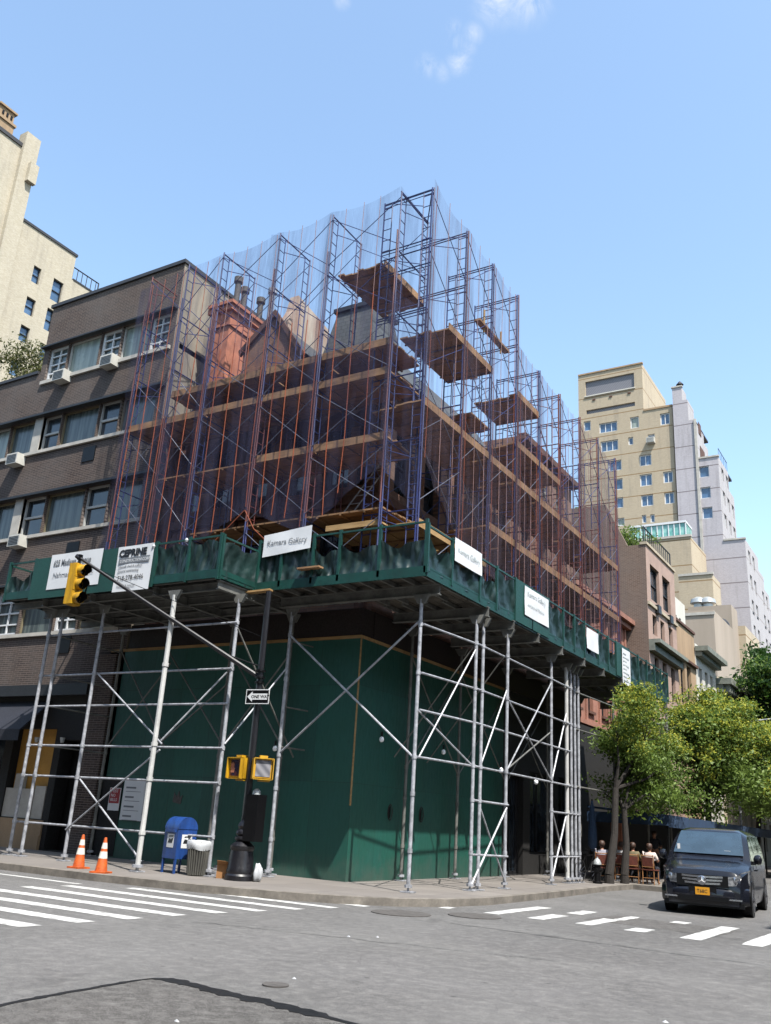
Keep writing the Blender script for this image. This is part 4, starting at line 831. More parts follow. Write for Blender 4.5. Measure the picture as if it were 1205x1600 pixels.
for (y0, y1) in [(3.0, 6.9), (1.2, 3.1)]: B_((2.7, y0, 6.0), (.3, y0+.3, 3.2), 'galv_dark', .018)
# deck beams (I-sections)
def ibeam(p0, p1, h=.2, w_=.12, m='galv_dark'):
    p0 = Vector(p0); p1 = Vector(p1); d = (p1-p0).normalized(); s_ = Vector((-d.y, d.x, 0)); mb = MB()
    for (a, b, z0, z1) in [(-w_/2, w_/2, 0, .02), (-.01, .01, .02, h-.02), (-w_/2, w_/2, h-.02, h)]:
        P = [p+s_*t+Vector((0, 0, z)) for p in (p0, p1) for t, z in ((a, z0), (b, z0), (b, z1), (a, z1))]
        mb.add(P, [(0, 1, 2, 3), (7, 6, 5, 4), (0, 4, 5, 1), (1, 5, 6, 2), (2, 6, 7, 3), (3, 7, 4, 0)])
    return mb.build('deck_beam', m, sh)
ZB = ZD-.05
ibeam((-1.95, -1.05, ZB), (2.85, -1.1, ZB), .26, .16)
for y in (1.4, 3.07, 4.9, 6.85, 8.9, 10.9, 13, 16, 19.2): ibeam((.1, y, ZB), (2.98, y, ZB), .26, .16)
for x in (-8.7, -6.75, -4.4, -2.2): ibeam((x, -3.3, ZB), (x, -.1, ZB), .22)
for y in (-3.1, -2.0, -.6): ibeam((-10.2, y, ZB+.02), (-2.2, y, ZB+.02), .2, .1)
mb = MB()
for k in range(9): x = -1.9+k*.58; mb.box(x, x+.06, -1.93, .55 if x > 0 else -.02, ZD+.21, ZD+.31)
mb.split('joist', 'galv_dark', sh)
mb = MB(); [mb.box(x, x+.06, .6, 19.5, ZD+.212, ZD+.31) for x in (.25, .8, 1.4, 2.0, 2.75)]; mb.split('joist', 'galv_dark', sh)
mb = MB(); [mb.box(-10.25, -2.17, y, y+.06, ZD+.19, ZD+.3) for y in np.arange(-3.35, -.1, .42)]; mb.split('joist', 'galv_dark', sh)
def deckp(x0, x1, y0, y1, z, ax, m='deck_under'):
    mb = MB(); a, b = (y0, y1) if ax == 'x' else (x0, x1); t = a
    while t < b-.02:
        e = min(t+.235, b)
        jj = random.uniform(0, .012)
        if ax == 'x': mb.box(x0, x1, t, e-.012, z+jj, z+jj+.05)
        else: mb.box(t, e-.012, y0, y1, z+jj, z+jj+.05)
        t = e
    return mb.build('deck', m, sh)
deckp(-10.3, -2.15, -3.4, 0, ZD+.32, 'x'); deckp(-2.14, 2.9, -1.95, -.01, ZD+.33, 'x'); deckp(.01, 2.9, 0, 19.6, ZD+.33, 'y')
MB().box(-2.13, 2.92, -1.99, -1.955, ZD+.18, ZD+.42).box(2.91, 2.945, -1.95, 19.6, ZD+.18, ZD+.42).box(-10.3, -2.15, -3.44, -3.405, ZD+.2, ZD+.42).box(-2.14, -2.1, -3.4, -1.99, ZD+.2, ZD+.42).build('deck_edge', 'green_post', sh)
# loose boards poking out on the deck edge
for (p, q, m) in [((-2.2, -2.15, ZD+.1), (-1.5, -2.05, ZD+.14), 'plank_new'), ((-.7, -2.03, ZD+.62), (-.02, -2.04, ZD+.62), 'plank')]:
    p = Vector(p); q = Vector(q); d = (q-p).normalized(); s_ = Vector((-d.y, d.x, 0))*.1; mb = MB()
    P = [p-s_, p+s_, q+s_, q-s_]; mb.add(P+[v+Vector((0, 0, .045)) for v in P], [(0, 3, 2, 1), (4, 5, 6, 7), (0, 1, 5, 4), (1, 2, 6, 5), (2, 3, 7, 6), (3, 0, 4, 7)]); mb.build('loose_board', m, sh)
# parapet
def parapet(F, us, z0, z1, kinds, dd=0):
    for i, u in enumerate(us):
        MB().fbox(F, u-.035, u+.035, z0-.12, z1+.05, dd, dd+.07).build('parapet_post', 'green_post', sh)
    for z in (z0, z1-.04): MB().fbox(F, us[0], us[-1], z, z+.045, dd+.002, dd+.05).build('parapet_rail', 'green_post', sh)
    for i, k in enumerate(kinds):
        a, b = us[i]+.03, us[i+1]-.03
        if k == 'p': MB().fbox(F, a-.06, b+.06, z0-.15, z1+.02, dd+.055, dd+.075).build('parapet_panel', 'green_panel', sh)
        elif k in 'tT':
            n, m_ = 14, 9; top = z1-.1 if k == 'T' else z0+.66*(z1-z0); V = []; ph = random.uniform(0, 6)
            for j in range(m_):
                for i_ in range(n):
                    s = i_/(n-1); t = j/(m_-1); sag = .16*math.sin(math.pi*s)*(1 if k == 't' else .25)
                    zt = top-sag+random.uniform(-.012, .012)+.05*math.sin(9*s+ph)*t; z = (z0-.06)*(1-t)+zt*t
                    d = dd+.03-.07*math.sin(math.pi*s)*math.sin(math.pi*t)+.022*math.sin(11*s+5*t+ph)+.015*math.sin(23*s-7*t+ph)
                    V.append(F.P(a+(b-a)*s, z, d))
            mb = MB(); mb.add(V, [(j*n+i_, j*n+i_+1, (j+1)*n+i_+1, (j+1)*n+i_) for j in range(m_-1) for i_ in range(n-1)]); mb.build('parapet_tarpaulin', 'tarp', sh, True, 180)
parapet(FX(-3.38), [-10.3, -9.15, -6.8, -4.35, -3.2, -2.15], 7.1, 8.13, 'tppTT')
parapet(FX(-1.92), [-2.1, -1.35, -.35, .45, 1.62, 2.9], 7.2, 8.35, 'TTttt')
parapet(FY(2.9), [-1.95, -.7, .9, 1.95, 3.2, 4.4, 5.7, 7.0, 8.0, 9.0, 10.4, 11.5, 12.4, 13.95, 15.2, 16.4, 17.5, 18.5, 19.55], 7.2, 8.25, 'tttTppTtTtTtpTTTTT')
parapet(Face((-10.3, -3.38, 0), (0, 1, 0), (-1, 0, 0)), [0, 1.7, 3.35], 7.1, 8.1, 'tt'); parapet(Face((-2.14, -3.38, 0), (0, 1, 0), (1, 0, 0)), [0, 1.4], 7.1, 8.1, 'T')
for (x, y, z) in [(-4.45, -3.46, 8.0), (-3.3, -3.46, 8.05)]: MB().lathe([(.03, 0), (.05, .05), (.02, .1)], (x, y, z), 8).build('tie_knot', 'bag', sh)
# caged bulbs
for (x, y, z) in [(-6.55, -.45, 3.15), (-2.15, -.45, 3.2), (.16, 1.04, 3.6), (.5, 3.9, 3.55), (2.55, 3.3, 3.05), (2.3, 6.4, 2.95)]:
    o = MB().lathe([(.02, -.07), (.05, -.05), (.065, 0), (.05, .05), (.02, .07)], (x, y, z), 12).build('work_lamp', 'bulb', sh, True, 180)
    MB().tube((x, y, z+.08), (x, y, z+.2), .03).build('lamp_socket', 'black', o)

# banners and signs on the parapet
def banner(name, label, F, u0, u1, z0, z1, d=.09, skew=(0, 0, 0, 0)):
    c = F.P((u0+u1)/2, z0, d); b = thing(name, label, 'banner', c); n, m_ = 9, 7; V = []; ph = random.uniform(0, 6)
    for j in range(m_):
        for i in range(n):
            s, t = i/(n-1), j/(m_-1); z = (z0+skew[0]*(1-s)+skew[1]*s)*(1-t)+(z1+skew[2]*(1-s)+skew[3]*s)*t
            V.append(F.P(u0+(u1-u0)*s, z, d+.008*math.sin(7*s+ph)*math.sin(5*t+ph)))
    mb = MB(); mb.add(V, [(j*n+i, j*n+i+1, (j+1)*n+i+1, (j+1)*n+i) for j in range(m_-1) for i in range(n-1)]); mb.build('vinyl_sheet', 'sign_white', b, True, 180); return b
Fa = FX(-3.38); Fm = FX(-1.92); Fs = FY(2.9)
b = banner('address_banner', 'white banner with grey address lettering, leftmost on the green parapet', Fa, -8.45, -6.35, 7.18, 8.2)
text('625 Madison Avenue', .25, 'ink_grey', b, Fa, -8.3, 7.85, .102, .001, .72, bold=.006); text('Nahmad', .22, 'ink_grey', b, Fa, -8.25, 7.5, .102, .001, .95); text('LLC', .22, 'ink_grey', b, Fa, -6.95, 7.52, .102, .001, .95)
b = banner('contractor_banner', 'white contractor banner headed CEPRINE with a phone number', Fa, -5.75, -4.42, 6.9, 8.15)
text('CEPRINE', .27, 'ink', b, Fa, -5.68, 7.86, .102, .001, .98, bold=.014)
MB().fbox(Fa, -5.66, -4.52, 7.66, 7.82, .1, .1015).build('bar', 'ink_grey', b); text('CONSTRUCTION CORP', .12, 'sign_white', b, Fa, -5.62, 7.695, .1035, .0008, .86)
text('sidewalk shed & scaffold', .1, 'ink_grey', b, Fa, -5.64, 7.55, .102, .001, .9); text('general contracting', .1, 'ink_grey', b, Fa, -5.64, 7.43, .102, .001)
text('718-278-4046', .19, 'ink', b, Fa, -5.62, 7.2, .102, .001, .9); text('licensed & insured', .09, 'ink_grey', b, Fa, -5.6, 7.02, .102, .001)
b = banner('gallery_banner', 'crooked white gallery banner at parapet top, left of the corner', Fm, -1.95, -.42, 7.98, 8.52, .1, (-.08, .03, -.02, .1))
text('Kamara Gallery', .2, 'ink_grey', b, Fm, -1.82, 8.2, .114, .001, 1.02)
b = banner('faded_gallery_banner', 'sun-faded white banner on parapet just right of the corner', Fs, -.68, .88, 7.72, 8.32, .1)
text('Kamara Gallery', .2, 'ink_pale', b, Fs, -.52, 7.98, .113, .001)
b = banner('green_panel_banner', 'white banner with faint writing on the solid green side panel', Fs, 3.75, 5.6, 7.35, 8.2, .1)
text('Kamara Gallery', .22, 'ink_pale', b, Fs, 3.95, 7.95, .113, .001); text('entrance on Madison', .15, 'ink_pale', b, Fs, 3.95, 7.65, .113, .001)
b = banner('blank_banner', 'blank white banner midway along the side-street parapet', Fs, 9.05, 10.25, 7.4, 8.1, .1)
b = banner('tall_banner', 'tall white banner with grey lines, farthest along the side-street parapet', Fs, 12.95, 13.95, 6.85, 8.15, .1)
mb = MB(); [mb.fbox(Fs, 13.05, 13.45+.3*(k % 2), 7.95-k*.14, 7.99-k*.14, .111, .1125) for k in range(8)]; mb.build('print', 'ink_pale', b)

# ================= SCAFFOLDING =================
Z0s = ZD+.39; LIFT = 1.955
def frame_mb(h=LIFT, w_=1.6, r=.021):
    """walk-through ladder frame in the plane y (0..w_) at x=0"""
    mb = MB()
    for y in (0, w_): mb.tube((0, y, 0), (0, y, h), r*1.12, n=6)
    for y in (.27, w_-.27): mb.tube((0, y, 0), (0, y, h-.05), r*.8, n=5)
    mb.tube((0, 0, h-.06), (0, w_, h-.06), r, n=6)
    for z in np.arange(.25, h-.1, .37):
        mb.tube((0, 0, z), (0, .27, z), r*.65, n=5); mb.tube((0, w_-.27, z), (0, w_, z), r*.65, n=5)
    mb.tube((0, .27, h-.55), (0, w_-.27, h-.1), r*.65, n=5)
    return mb
fr = frame_mb(); me_blue = fr.build('scaffold_frame', 'blue_tube', None, True); me_red = fr.build('scaffold_frame', 'red_tube', None, True)
DB, DR = me_blue.data, me_red.data; DR.name = 'scaffold_frame_red'
for o in (me_blue, me_red): bpy.data.objects.remove(o)
def put_frame(root, x, y, z, rot, red):
    o = bpy.data.objects.new('scaffold_frame', DR if red else DB); COL.objects.link(o); o.parent = root; o.matrix_parent_inverse = Matrix.Translation(-root.location)
    o.location = (x, y, z); o.rotation_euler = (0, 0, rot); return o
s1_ = thing('avenue_scaffolding', 'blue and rust tube scaffold on the avenue front, six lifts above shed', 'scaffolding', (-4, -.4, Z0s))
s2_ = thing('side_street_scaffolding', 'blue and rust tube scaffold along the side street, stepping down towards the back', 'scaffolding', (1.2, 7.5, Z0s))
FXS = [-8.85, -7.15, -5.62, -3.3, -1.28, 1.12]
def bracex(root, a, b, z, h, m='brace', r=.011, sag=0):
    """a,b: (x,y) of neighbouring legs"""
    mb = MB(); mb.tube((a[0], a[1], z+.15), (b[0], b[1], z+h-.2), r, n=5); mb.tube((a[0], a[1], z+h-.2), (b[0], b[1], z+.15), r, n=5); return mb.build('cross_brace', m, root)
for k in range(6):
    z = Z0s+k*LIFT
    for i, x in enumerate(FXS):
        put_frame(s1_, x, -1.2, z, 0, random.random() < (.0 if i == 5 else .2))
        if i < len(FXS)-1:
            bracex(s1_, (x, -1.22), (FXS[i+1], -1.22), z, LIFT, 'brace' if k < 4 else 'blue_tube', .012)
            if k in (0, 2, 3, 5): bracex(s1_, (x, .4), (FXS[i+1], .4), z, LIFT, 'blue_tube', .011)
# rust coloured outer standards
for i, x in enumerate(FXS):
    z = Z0s+.2
    for (a, b, m) in [(Z0s+.1, 9.3, 'blue_tube'), (9.3, 13.3, 'red_tube'), (13.3, 17.6, 'red_tube' if i in (0, 2, 3, 5) else 'blue_tube')]: MB().tube((x-.03, -1.25, a), (x-.03, -1.25, b), .024, n=6).build('standard', m, s1_)
YS = [-.95, 1.3, 3.2, 5.23, 7.2, 9.2, 11.4, 13.55, 15.9]
for k in range(6):
    z = Z0s+k*LIFT
    for i, y in enumerate(YS):
        if k == 5 and i > 3: continue
        put_frame(s2_, 2.0, y, z, R(90), random.random() < (.0 if i < 2 else .12 if i < 4 else .5))
        if i < len(YS)-1 and not (k == 5 and i > 2):
            bracex(s2_, (2.02, y), (2.02, YS[i+1]), z, LIFT, 'brace' if k < 3 else 'blue_tube', .012)
            if k in (1, 4): bracex(s2_, (.4, y), (.4, YS[i+1]), z, LIFT, 'blue_tube', .011)
for i, y in enumerate(YS):
    zt = Z0s+LIFT*(6 if i < 4 else 5)
    MB().tube((2.05, y+.03, Z0s), (2.05, y+.03, zt), .024, n=6).build('standard', 'red_tube' if i in (1, 3, 5, 6, 8) else 'blue_tube', s2_)
# top ties at the corner, transoms
for z in (18.85, 17.2, 16.4, 14.9):
    MB().tube((.42, -.95, z), (2.05, -.95, z), .02, n=6).tube((.42, -.95, z-.1), (2.05, -.95, z-.1), .014, n=6).build('ledger', 'blue_tube', s2_)
for y in YS[1:]:
    zz = [18.8, 17.0] if y < 5.3 else [16.85]
    for z in zz: MB().tube((.4, y, z), (2.05, y, z), .02, n=6).build('transom', 'blue_tube', s2_)
MB().tube((1.1, -1.2, 18.95), (1.12, .45, 18.95), .024).tube((1.1, .4, 18.9), (2.0, -.95, 18.95), .018).build('ledger', 'blue_tube', s1_)
def platform(root, x0, x1, y0, y1, z, ax, m='plank', toe=None, h=.19, n=5):
    """walking platform of planks; ax: direction the boards run"""
    mb = MB(); a, b = (y0, y1) if ax == 'x' else (x0, x1); w_ = (b-a)/n
    for i in range(n):
        s, e = a+i*w_+.006, a+(i+1)*w_-.006; j = random.uniform(-.008, .01); ex = random.uniform(-.04, .1)
        if ax == 'x': mb.box(x0-ex, x1+ex, s, e, z+j, z+j+.045)
        else: mb.box(s, e, y0-ex, y1+ex, z+j, z+j+.045)
    o = mb.build('plank_platform', m, root)
    mb = MB(); c = 0
    if ax == 'x':
        for x in np.arange(x0+.25, x1, .75): mb.box(x, x+.05, y0, y1, z-.05, z-.012)
    else:
        for y in np.arange(y0+.25, y1, .75): mb.box(x0, x1, y, y+.05, z-.05, z-.012)
    mb.build('bearer', 'plank', o)
    if toe: 
        (MB().box(x0, x1, y0-.035, y0-.004, z-.03, z+h) if ax == 'x' else MB().box(x1+.004, x1+.035, y0, y1, z-.03, z+h)).build('toe_board', toe, o)
    return o
for i in range(5):
    a, b = FXS[i]+.02, FXS[i+1]-.02
    platform(s1_, a, b, -1.15, .4, 13.08, 'x', toe='plank')
    if i > 0: platform(s1_, a, b, -1.12, .4, 14.0, 'x', toe='plank')
    if i > 0: platform(s1_, a, b, -1.12, .4, 11.15, 'x', toe='plank' if i > 2 else None)
    if i > 1: platform(s1_, a, b, -1.1, .4, 9.2, 'x')
platform(s1_, -.6, 1.1, -1.15, .3, 8.75, 'x', 'plank_new', 'plank_new', .12)
for i in range(8):
    a, b = YS[i]+.02, YS[i+1]-.02
    platform(s2_, .42, 2.0, a, b, 12.1-.02*i, 'y', toe='plank', n=6)
    if i > 1: platform(s2_, .42, 2.0, a, b, 9.95-.02*i, 'y', toe='plank', n=6)
    if i < 2: platform(s2_, .42, 2.0, a, b, 8.7, 'y', 'plank_new', 'plank_new', n=6)
    if i == 1: platform(s2_, .42, 2.0, .35, 3.35, 15.0, 'y', toe='plank', n=6)
    if i in (3,): platform(s2_, .42, 2.0, a+.1, b, 15.15, 'y', toe='plank', n=6)
    if i in (3, 4): platform(s2_, .42, 2.0, a, b, 13.35, 'y', toe='plank', n=6)
    if i in (2,): platform(s2_, .0, 1.4, a, b-.6, 13.7, 'y', n=6)
platform(s2_, -1.15, .4, -.8, 1.6, 16.9, 'y', toe='plank', n=7)
MB().box(1.7, 1.9, 2.6, 4.9, 16.55, 16.62).build('loose_board', 'plank', s2_); MB().tube((1.8, 3.1, 16.4), (1.8, 3.1, 17.2), .035).tube((1.8, 4.4, 16.3), (1.8, 4.4, 17.1), .035).build('stub_post', 'plank_new', s2_)
# stair / ladder near the corner
mb = MB(); 
for s in (0, .35): mb.tube((-1.4+s, .2, 9.3), (.1+s, .2, 11.1), .02)
for k in range(8): mb.tube((-1.4+k*.19, .2, 9.3+k*.225), (-1.05+k*.19, .2, 9.3+k*.225), .014)
mb.build('access_ladder', 'galv', s1_)

# ================= NETTING =================
def net(name, label, segs, m, ropes, cat='netting'):
    """segs: (p_bottom0, p_bottom1, p_top0, p_top1, sag, nu)"""
    root = thing(name, label, cat, segs[0][0])
    V = []; Fc = []
    for (b0, b1, t0, t1, sag, bow, nrm) in segs:
        n, m_ = 20, 12; base = len(V); b0, b1, t0, t1, nrm = map(Vector, (b0, b1, t0, t1, nrm)); ph = random.uniform(0, 6)
        for j in range(m_):
            for i in range(n):
                s, t = i/(n-1), j/(m_-1); lo = b0.lerp(b1, s); hi = t0.lerp(t1, s)-Vector((0, 0, sag*math.sin(math.pi*s)))
                p = lo.lerp(hi, t)+nrm*(bow*math.sin(math.pi*s)*(.4+.6*math.sin(math.pi*t))+.04*math.sin(9*s+ph)*math.sin(4*t+ph)*(1-t**6)+.03*math.sin(21*s+3*t+2*ph)*(1-t**3)*.8); V.append(p)
        Fc += [(base+j*n+i, base+j*n+i+1, base+(j+1)*n+i+1, base+(j+1)*n+i) for j in range(m_-1) for i in range(n-1)]
    mb = MB(); mb.add(V, Fc); mb.build('net_sheet', m, root, True, 180)
    for (b0, b1, t0, t1, sag, bow, nrm) in segs[:-1]:      # doubled net where two drops overlap
        b0, b1, t0, t1, nrm = map(Vector, (b0, b1, t0, t1, nrm)); d = (b1-b0).normalized(); W = []; ph = random.uniform(0, 6); wv = random.uniform(.12, .4)
        for j in range(12):
            t = j/11; c = b0.lerp(t0, t*.985)+nrm*.045
            for k in (-1, 0, 1): W.append(c+d*(k*wv*(1+.35*math.sin(5*t+ph))+.05*math.sin(7*t+ph))+nrm*(.03*(k == 0)))
        MB().add(W, [(j*3+k, j*3+k+1, (j+1)*3+k+1, (j+1)*3+k) for j in range(11) for k in range(2)]).build('net_overlap', m, root, True, 180)
    for pts, mm_, r in ropes:
        MB().path(pts, r, 4).build('seam_strap', mm_, root)
    return root
def lerp(a, b, t): return a+(b-a)*t
ztf = [18.55, 18.75, 18.8, 18.9, 18.98, 19.05]; zbf = [8.4, 8.35, 8.55, 9.6, 8.7, 10.3]
segs = []
for i in range(5):
    segs.append(((FXS[i], -1.33, zbf[i]), (FXS[i+1], -1.33, zbf[i+1]), (FXS[i], -1.3, ztf[i]), (FXS[i+1], -1.3, ztf[i+1]), .22 if i > 1 else .08, .06, (0, -1, 0)))
segs.append(((1.15, -1.32, 10.2), (2.12, -.96, 8.9), (1.13, -1.32, 15.5), (2.12, -.96, 14.8), .0, .03, (.4, -.9, 0)))
segs.append(((1.15, -1.3, 14), (1.17, .42, 14), (1.15, -1.3, 19.05), (1.17, .42, 18.95), .05, .0, (1, 0, 0)))
ropes = []
for i in range(5):
    nr = [2, 2, 3, 3, 3][i]
    for k in range(nr+1):
        t = (k+.5*(i == 0))/(nr+1); x = lerp(FXS[i], FXS[i+1], t); zb = lerp(zbf[i], zbf[i+1], t)+random.uniform(0, .3); zt = lerp(ztf[i], ztf[i+1], t)-.15
        pts = []; ph = random.uniform(0, 6); bend = random.uniform(-.35, .35)
        for q in range(12):
            s = q/11; z = lerp(zb, zt, s); pts.append((x+.03*math.sin(4*s+ph)+bend*max(0, .18-s)**1.2*3, -1.37, z))
        # orange below, paler against the sky
        ropes.append((pts[:8], 'seam_o', .013)); ropes.append((pts[7:], 'seam_p' if i > 1 else 'seam_o', .008))
ropes.append(([(-5.6, -1.36, 8.3), (-4.4, -1.38, 8.7), (-3.3, -1.38, 9.6), (-2.9, -1.38, 9.0), (-2.3, -1.37, 8.5)], 'seam_o', .014))
net('avenue_debris_netting', 'blue violet debris net with orange straps over the avenue scaffold', segs, 'net', ropes)
segs = []; ropes = []
zs_t = [19.1, 18.95, 18.85, 18.75, 16.85, 16.8, 16.75, 16.7, 16.55]; zb_s = [10.5, 8.6, 8.4, 8.3, 8.3, 8.3, 8.3, 8.3, 8.3]
for i in range(8):
    ta = zs_t[i] if i != 3 else 18.75; tb = zs_t[i+1]; 
    if i == 3: ta = 16.95
    segs.append(((2.12, YS[i], zb_s[i]), (2.12, YS[i+1], zb_s[i+1]), (2.1, YS[i], ta), (2.1, YS[i+1], tb), .3 if i < 3 else .16, .05, (1, 0, 0)))
    nr = [2, 2, 3, 3, 3, 3, 3, 3][i]
    for k in range(nr+1):
        t = k/(nr+1)+random.uniform(-.03, .03); y = lerp(YS[i], YS[i+1], t); zb = lerp(zb_s[i], zb_s[i+1], max(t, 0))
        pts = [(2.16, y+.02*math.sin(q*.7+k), lerp(zb, lerp(ta, tb, t)-.15, q/9)) for q in range(10)]
        ropes.append((pts, 'seam_p' if k % 3 else 'seam_o', .0085))
segs.append(((2.12, 15.95, 8.3), (.1, 16.0, 8.3), (2.1, 15.95, 16.5), (.1, 16.0, 16.5), .1, .0, (0, 1, 0)))
net('side_street_debris_netting', 'plum debris net with pale straps over the side-street scaffold', segs, 'net_side', ropes)

# ================= STREET FURNITURE =================
PX, PY = -1.05, -2.7
lp = thing('traffic_signal_pole', 'black ornamental traffic pole with bell base and long mast arm at the corner', 'signal pole', (PX, PY, .15))
MB().lathe([(.33, 0), (.33, .1), (.30, .14), (.31, .2), (.29, .26), (.27, .5), (.25, .62), (.27, .66), (.27, .72), (.2, .78), (.15, .82), (.19, .86), (.19, .9), (.14, .93), (.18, .98), (.17, 1.03), (.12, 1.08), (.15, 1.14), (.13, 1.2), (.09, 1.26), (.085, 1.4)], (PX, PY, .15), 20).build('bell_base', 'pole_black', lp, True, 30)
MB().tube((PX, PY, 1.5), (PX, PY, 6.75), .088, .07, n=8).build('shaft', 'pole_black', lp)
ap = on(125, 872, 1, -4.5); a0 = Vector((PX-.06, PY-.02, 4.67))
o = MB().tube(a0, ap, .062, .038, n=10).tube(ap, ap+(ap-a0).normalized()*.12, .06, n=8).build('mast_arm', 'pole_black', lp, True)
mb = MB(); [mb.lathe([(.12, 0), (.12, .04)], (PX, PY, z), 12) for z in (4.5, 4.62, 4.78)]; mb.tube((PX, PY, 4.9), a0.lerp(ap, .18), .018); mb.tube((PX, PY, 5.6), a0.lerp(ap, .9), .008, n=5); mb.build('arm_clamp', 'black', o)
MB().box(PX+.1, PX+.44, PY-.16, PY+.14, .98, 1.98).build('control_box', 'black', lp)
MB().lathe([(.1, 0), (.09, .08), (.03, .13)], (PX+.25, PY, 1.98), 12).build('conduit_cap', 'silver', lp, True)
# hanging vehicle signal
sg = thing('traffic_light', 'yellow three-lamp traffic light hanging from the mast arm at left', 'traffic light', (ap.x, ap.y, ap.z-1.25))
hd_ = (CAM-ap); ang = math.atan2(.05, 1.0)   # lamps look towards +x and slightly to the avenue
sg.rotation_euler = (0, 0, 0); del sg['_w']
sgz = -.02
u_ = Vector((math.cos(ang), math.sin(ang), 0)); v_ = Vector((-u_.y, u_.x, 0))
Mr = Matrix(((u_.x, v_.x, 0, 0), (u_.y, v_.y, 0, 0), (0, 0, 1, 0), (0, 0, 0, 1)))
mb = MB(); mb.box(-.13, .1, -.17, .17, 0, 1.08)
for k in range(3): mb.box(-.16, -.13, -.13, .13, .05+k*.36, .32+k*.36); mb.box(.1, .125, -.165, .165, .01+k*.36, .35+k*.36)
mb.xf(Mr).build('housing', 'yellow', sg)
MB().tube((0, 0, 1.08), (0, 0, 1.28), .04).box(-.05, .05, -.05, .05, 1.2, 1.34).xf(Mr).build('hanger', 'black', sg)
for k in range(3):
    zc = .18+k*.36; n = 16; V = []; mb = MB()
    for (d, rr) in ((.12, .145), (.36, .15)):
        for i in range(n): t = 2*math.pi*i/n; cut = .1 if (d > .2 and math.sin(t) < -.3) else 0; V.append((d-cut, rr*math.cos(t), zc+rr*math.sin(t)))
    mb.add(V, [(i, (i+1) % n, n+(i+1) % n, n+i) for i in range(n)]); mb.xf(Mr).build('visor', 'yellow', sg, True)
    MB().lathe([(.135, .126), (.1, .15), (.03, .16)], (0, 0, zc), 16, 'x').xf(Mr).build('lens', 'lens_dark', sg, True)
    V2 = [(x, .97*(y), zc+.97*(z-zc)) for x, y, z in V]; MB().add(V2, [(i, (i+1) % n, n+(i+1) % n, n+i) for i in range(n)]).xf(Mr).build('visor_lining', 'black', sg, True)
# pedestrian signals
def ped(x, ang, label, lens, hand):
    r = thing('pedestrian_signal', label, 'pedestrian signal', (x, PY, 2.32), ang, world=False, group='walk signals on the corner pole')
    MB().box(-.22, .22, -.11, .13, 0, .46).box(-.2, .2, -.155, -.11, .02, .44).box(-.08, .1, -.09, .09, .46, .52).box(-.06, .2, -.07, .09, -.05, 0).build('housing', 'yellow', r)
    MB().box(-.17, .17, -.165, -.158, .05, .41).build('lens', lens, r)
    mb = MB(); mb.box(-.235, .235, -.23, -.14, .44, .46).box(-.235, -.215, -.23, -.14, .0, .46).box(.215, .235, -.23, -.14, .0, .46).box(-.235, .235, -.2, -.14, -.015, .0); mb.build('hood', 'yellow', r)
    if hand:
        mb = MB(); mb.box(-.14, -.03, -.169, -.166, .12, .22); [mb.box(-.14+.028*k, -.12+.028*k, -.169, -.166, .22, .32+.02*(k in (1, 2))) for k in range(4)]; mb.prism([(-.03, -.169, .14), (.0, -.169, .22), (-.015, -.169, .23), (-.03, -.169, .19)], (0, .003, 0)); mb.build('hand_symbol', 'terra', r)
    return r
ped(PX-.3, R(-8), 'yellow walk signal left of the black pole, showing a red hand', 'lens_hand', True)
ped(PX+.33, R(48), 'yellow walk signal right of the black pole, facing the side street', 'louvre', False)
ow = thing('one_way_sign', 'black and white ONE WAY arrow sign on the corner pole pointing left', 'street sign', (PX+.1, PY-.14, 4.0))
Fo = Face((PX+.1, PY-.14, 0), Vector((1, .12, 0)).normalized(), Vector((.12, -1, 0)).normalized())
MB().fbox(Fo, -.32, .32, 4.0, 4.34, 0, .008).build('plate', 'frame_white', ow); MB().fbox(Fo, -.30, .30, 4.02, 4.32, .008, .0095).build('black_field', 'black', ow)
mb = MB(); mb.prism([Fo.P(-.28, 4.17, .0105), Fo.P(-.14, 4.29, .0105), Fo.P(-.14, 4.24, .0105), Fo.P(.27, 4.24, .0105), Fo.P(.27, 4.1, .0105), Fo.P(-.14, 4.1, .0105), Fo.P(-.14, 4.05, .0105)], Fo.n*.001); mb.build('arrow', 'frame_white', ow)
text('ONE WAY', .105, 'black', ow, Fo, -.17, 4.133, .0125, .0006, 1.0, bold=.003)
# mailbox
ml = thing('mailbox', 'blue postal collection box on four legs between white post and bin', 'mailbox', (-3.02, -2.62, .15), R(-14), world=False)
W_, D_ = .52, .56; mb = MB()
pr_ = [(-W_/2, .32), (W_/2, .32), (W_/2, .98)]+[(W_/2*math.cos(t), .98+.27*math.sin(t)) for t in np.linspace(.15, math.pi-.15, 12)]+[(-W_/2, .98)]
mb.prism([(-D_/2, a, z) for a, z in pr_], (D_, 0, 0)); body = mb.build('body', 'blue_box', ml, True, 30)
mb = MB(); mb.prism([(-D_/2-.012, a*1.03, z) for a, z in pr_[2:]], (.03, 0, 0)); mb.prism([(D_/2-.018, a*1.03, z) for a, z in pr_[2:]], (.03, 0, 0)); mb.box(-.2, .2, -W_/2-.03, -W_/2, .9, .96); mb.build('rim', 'blue_box', ml)
for x in (-D_/2+.03, D_/2-.03):
    for y in (-W_/2+.03, W_/2-.03): MB().box(x-.025, x+.025, y-.025, y+.025, 0, .33).build('leg', 'blue_box', ml)
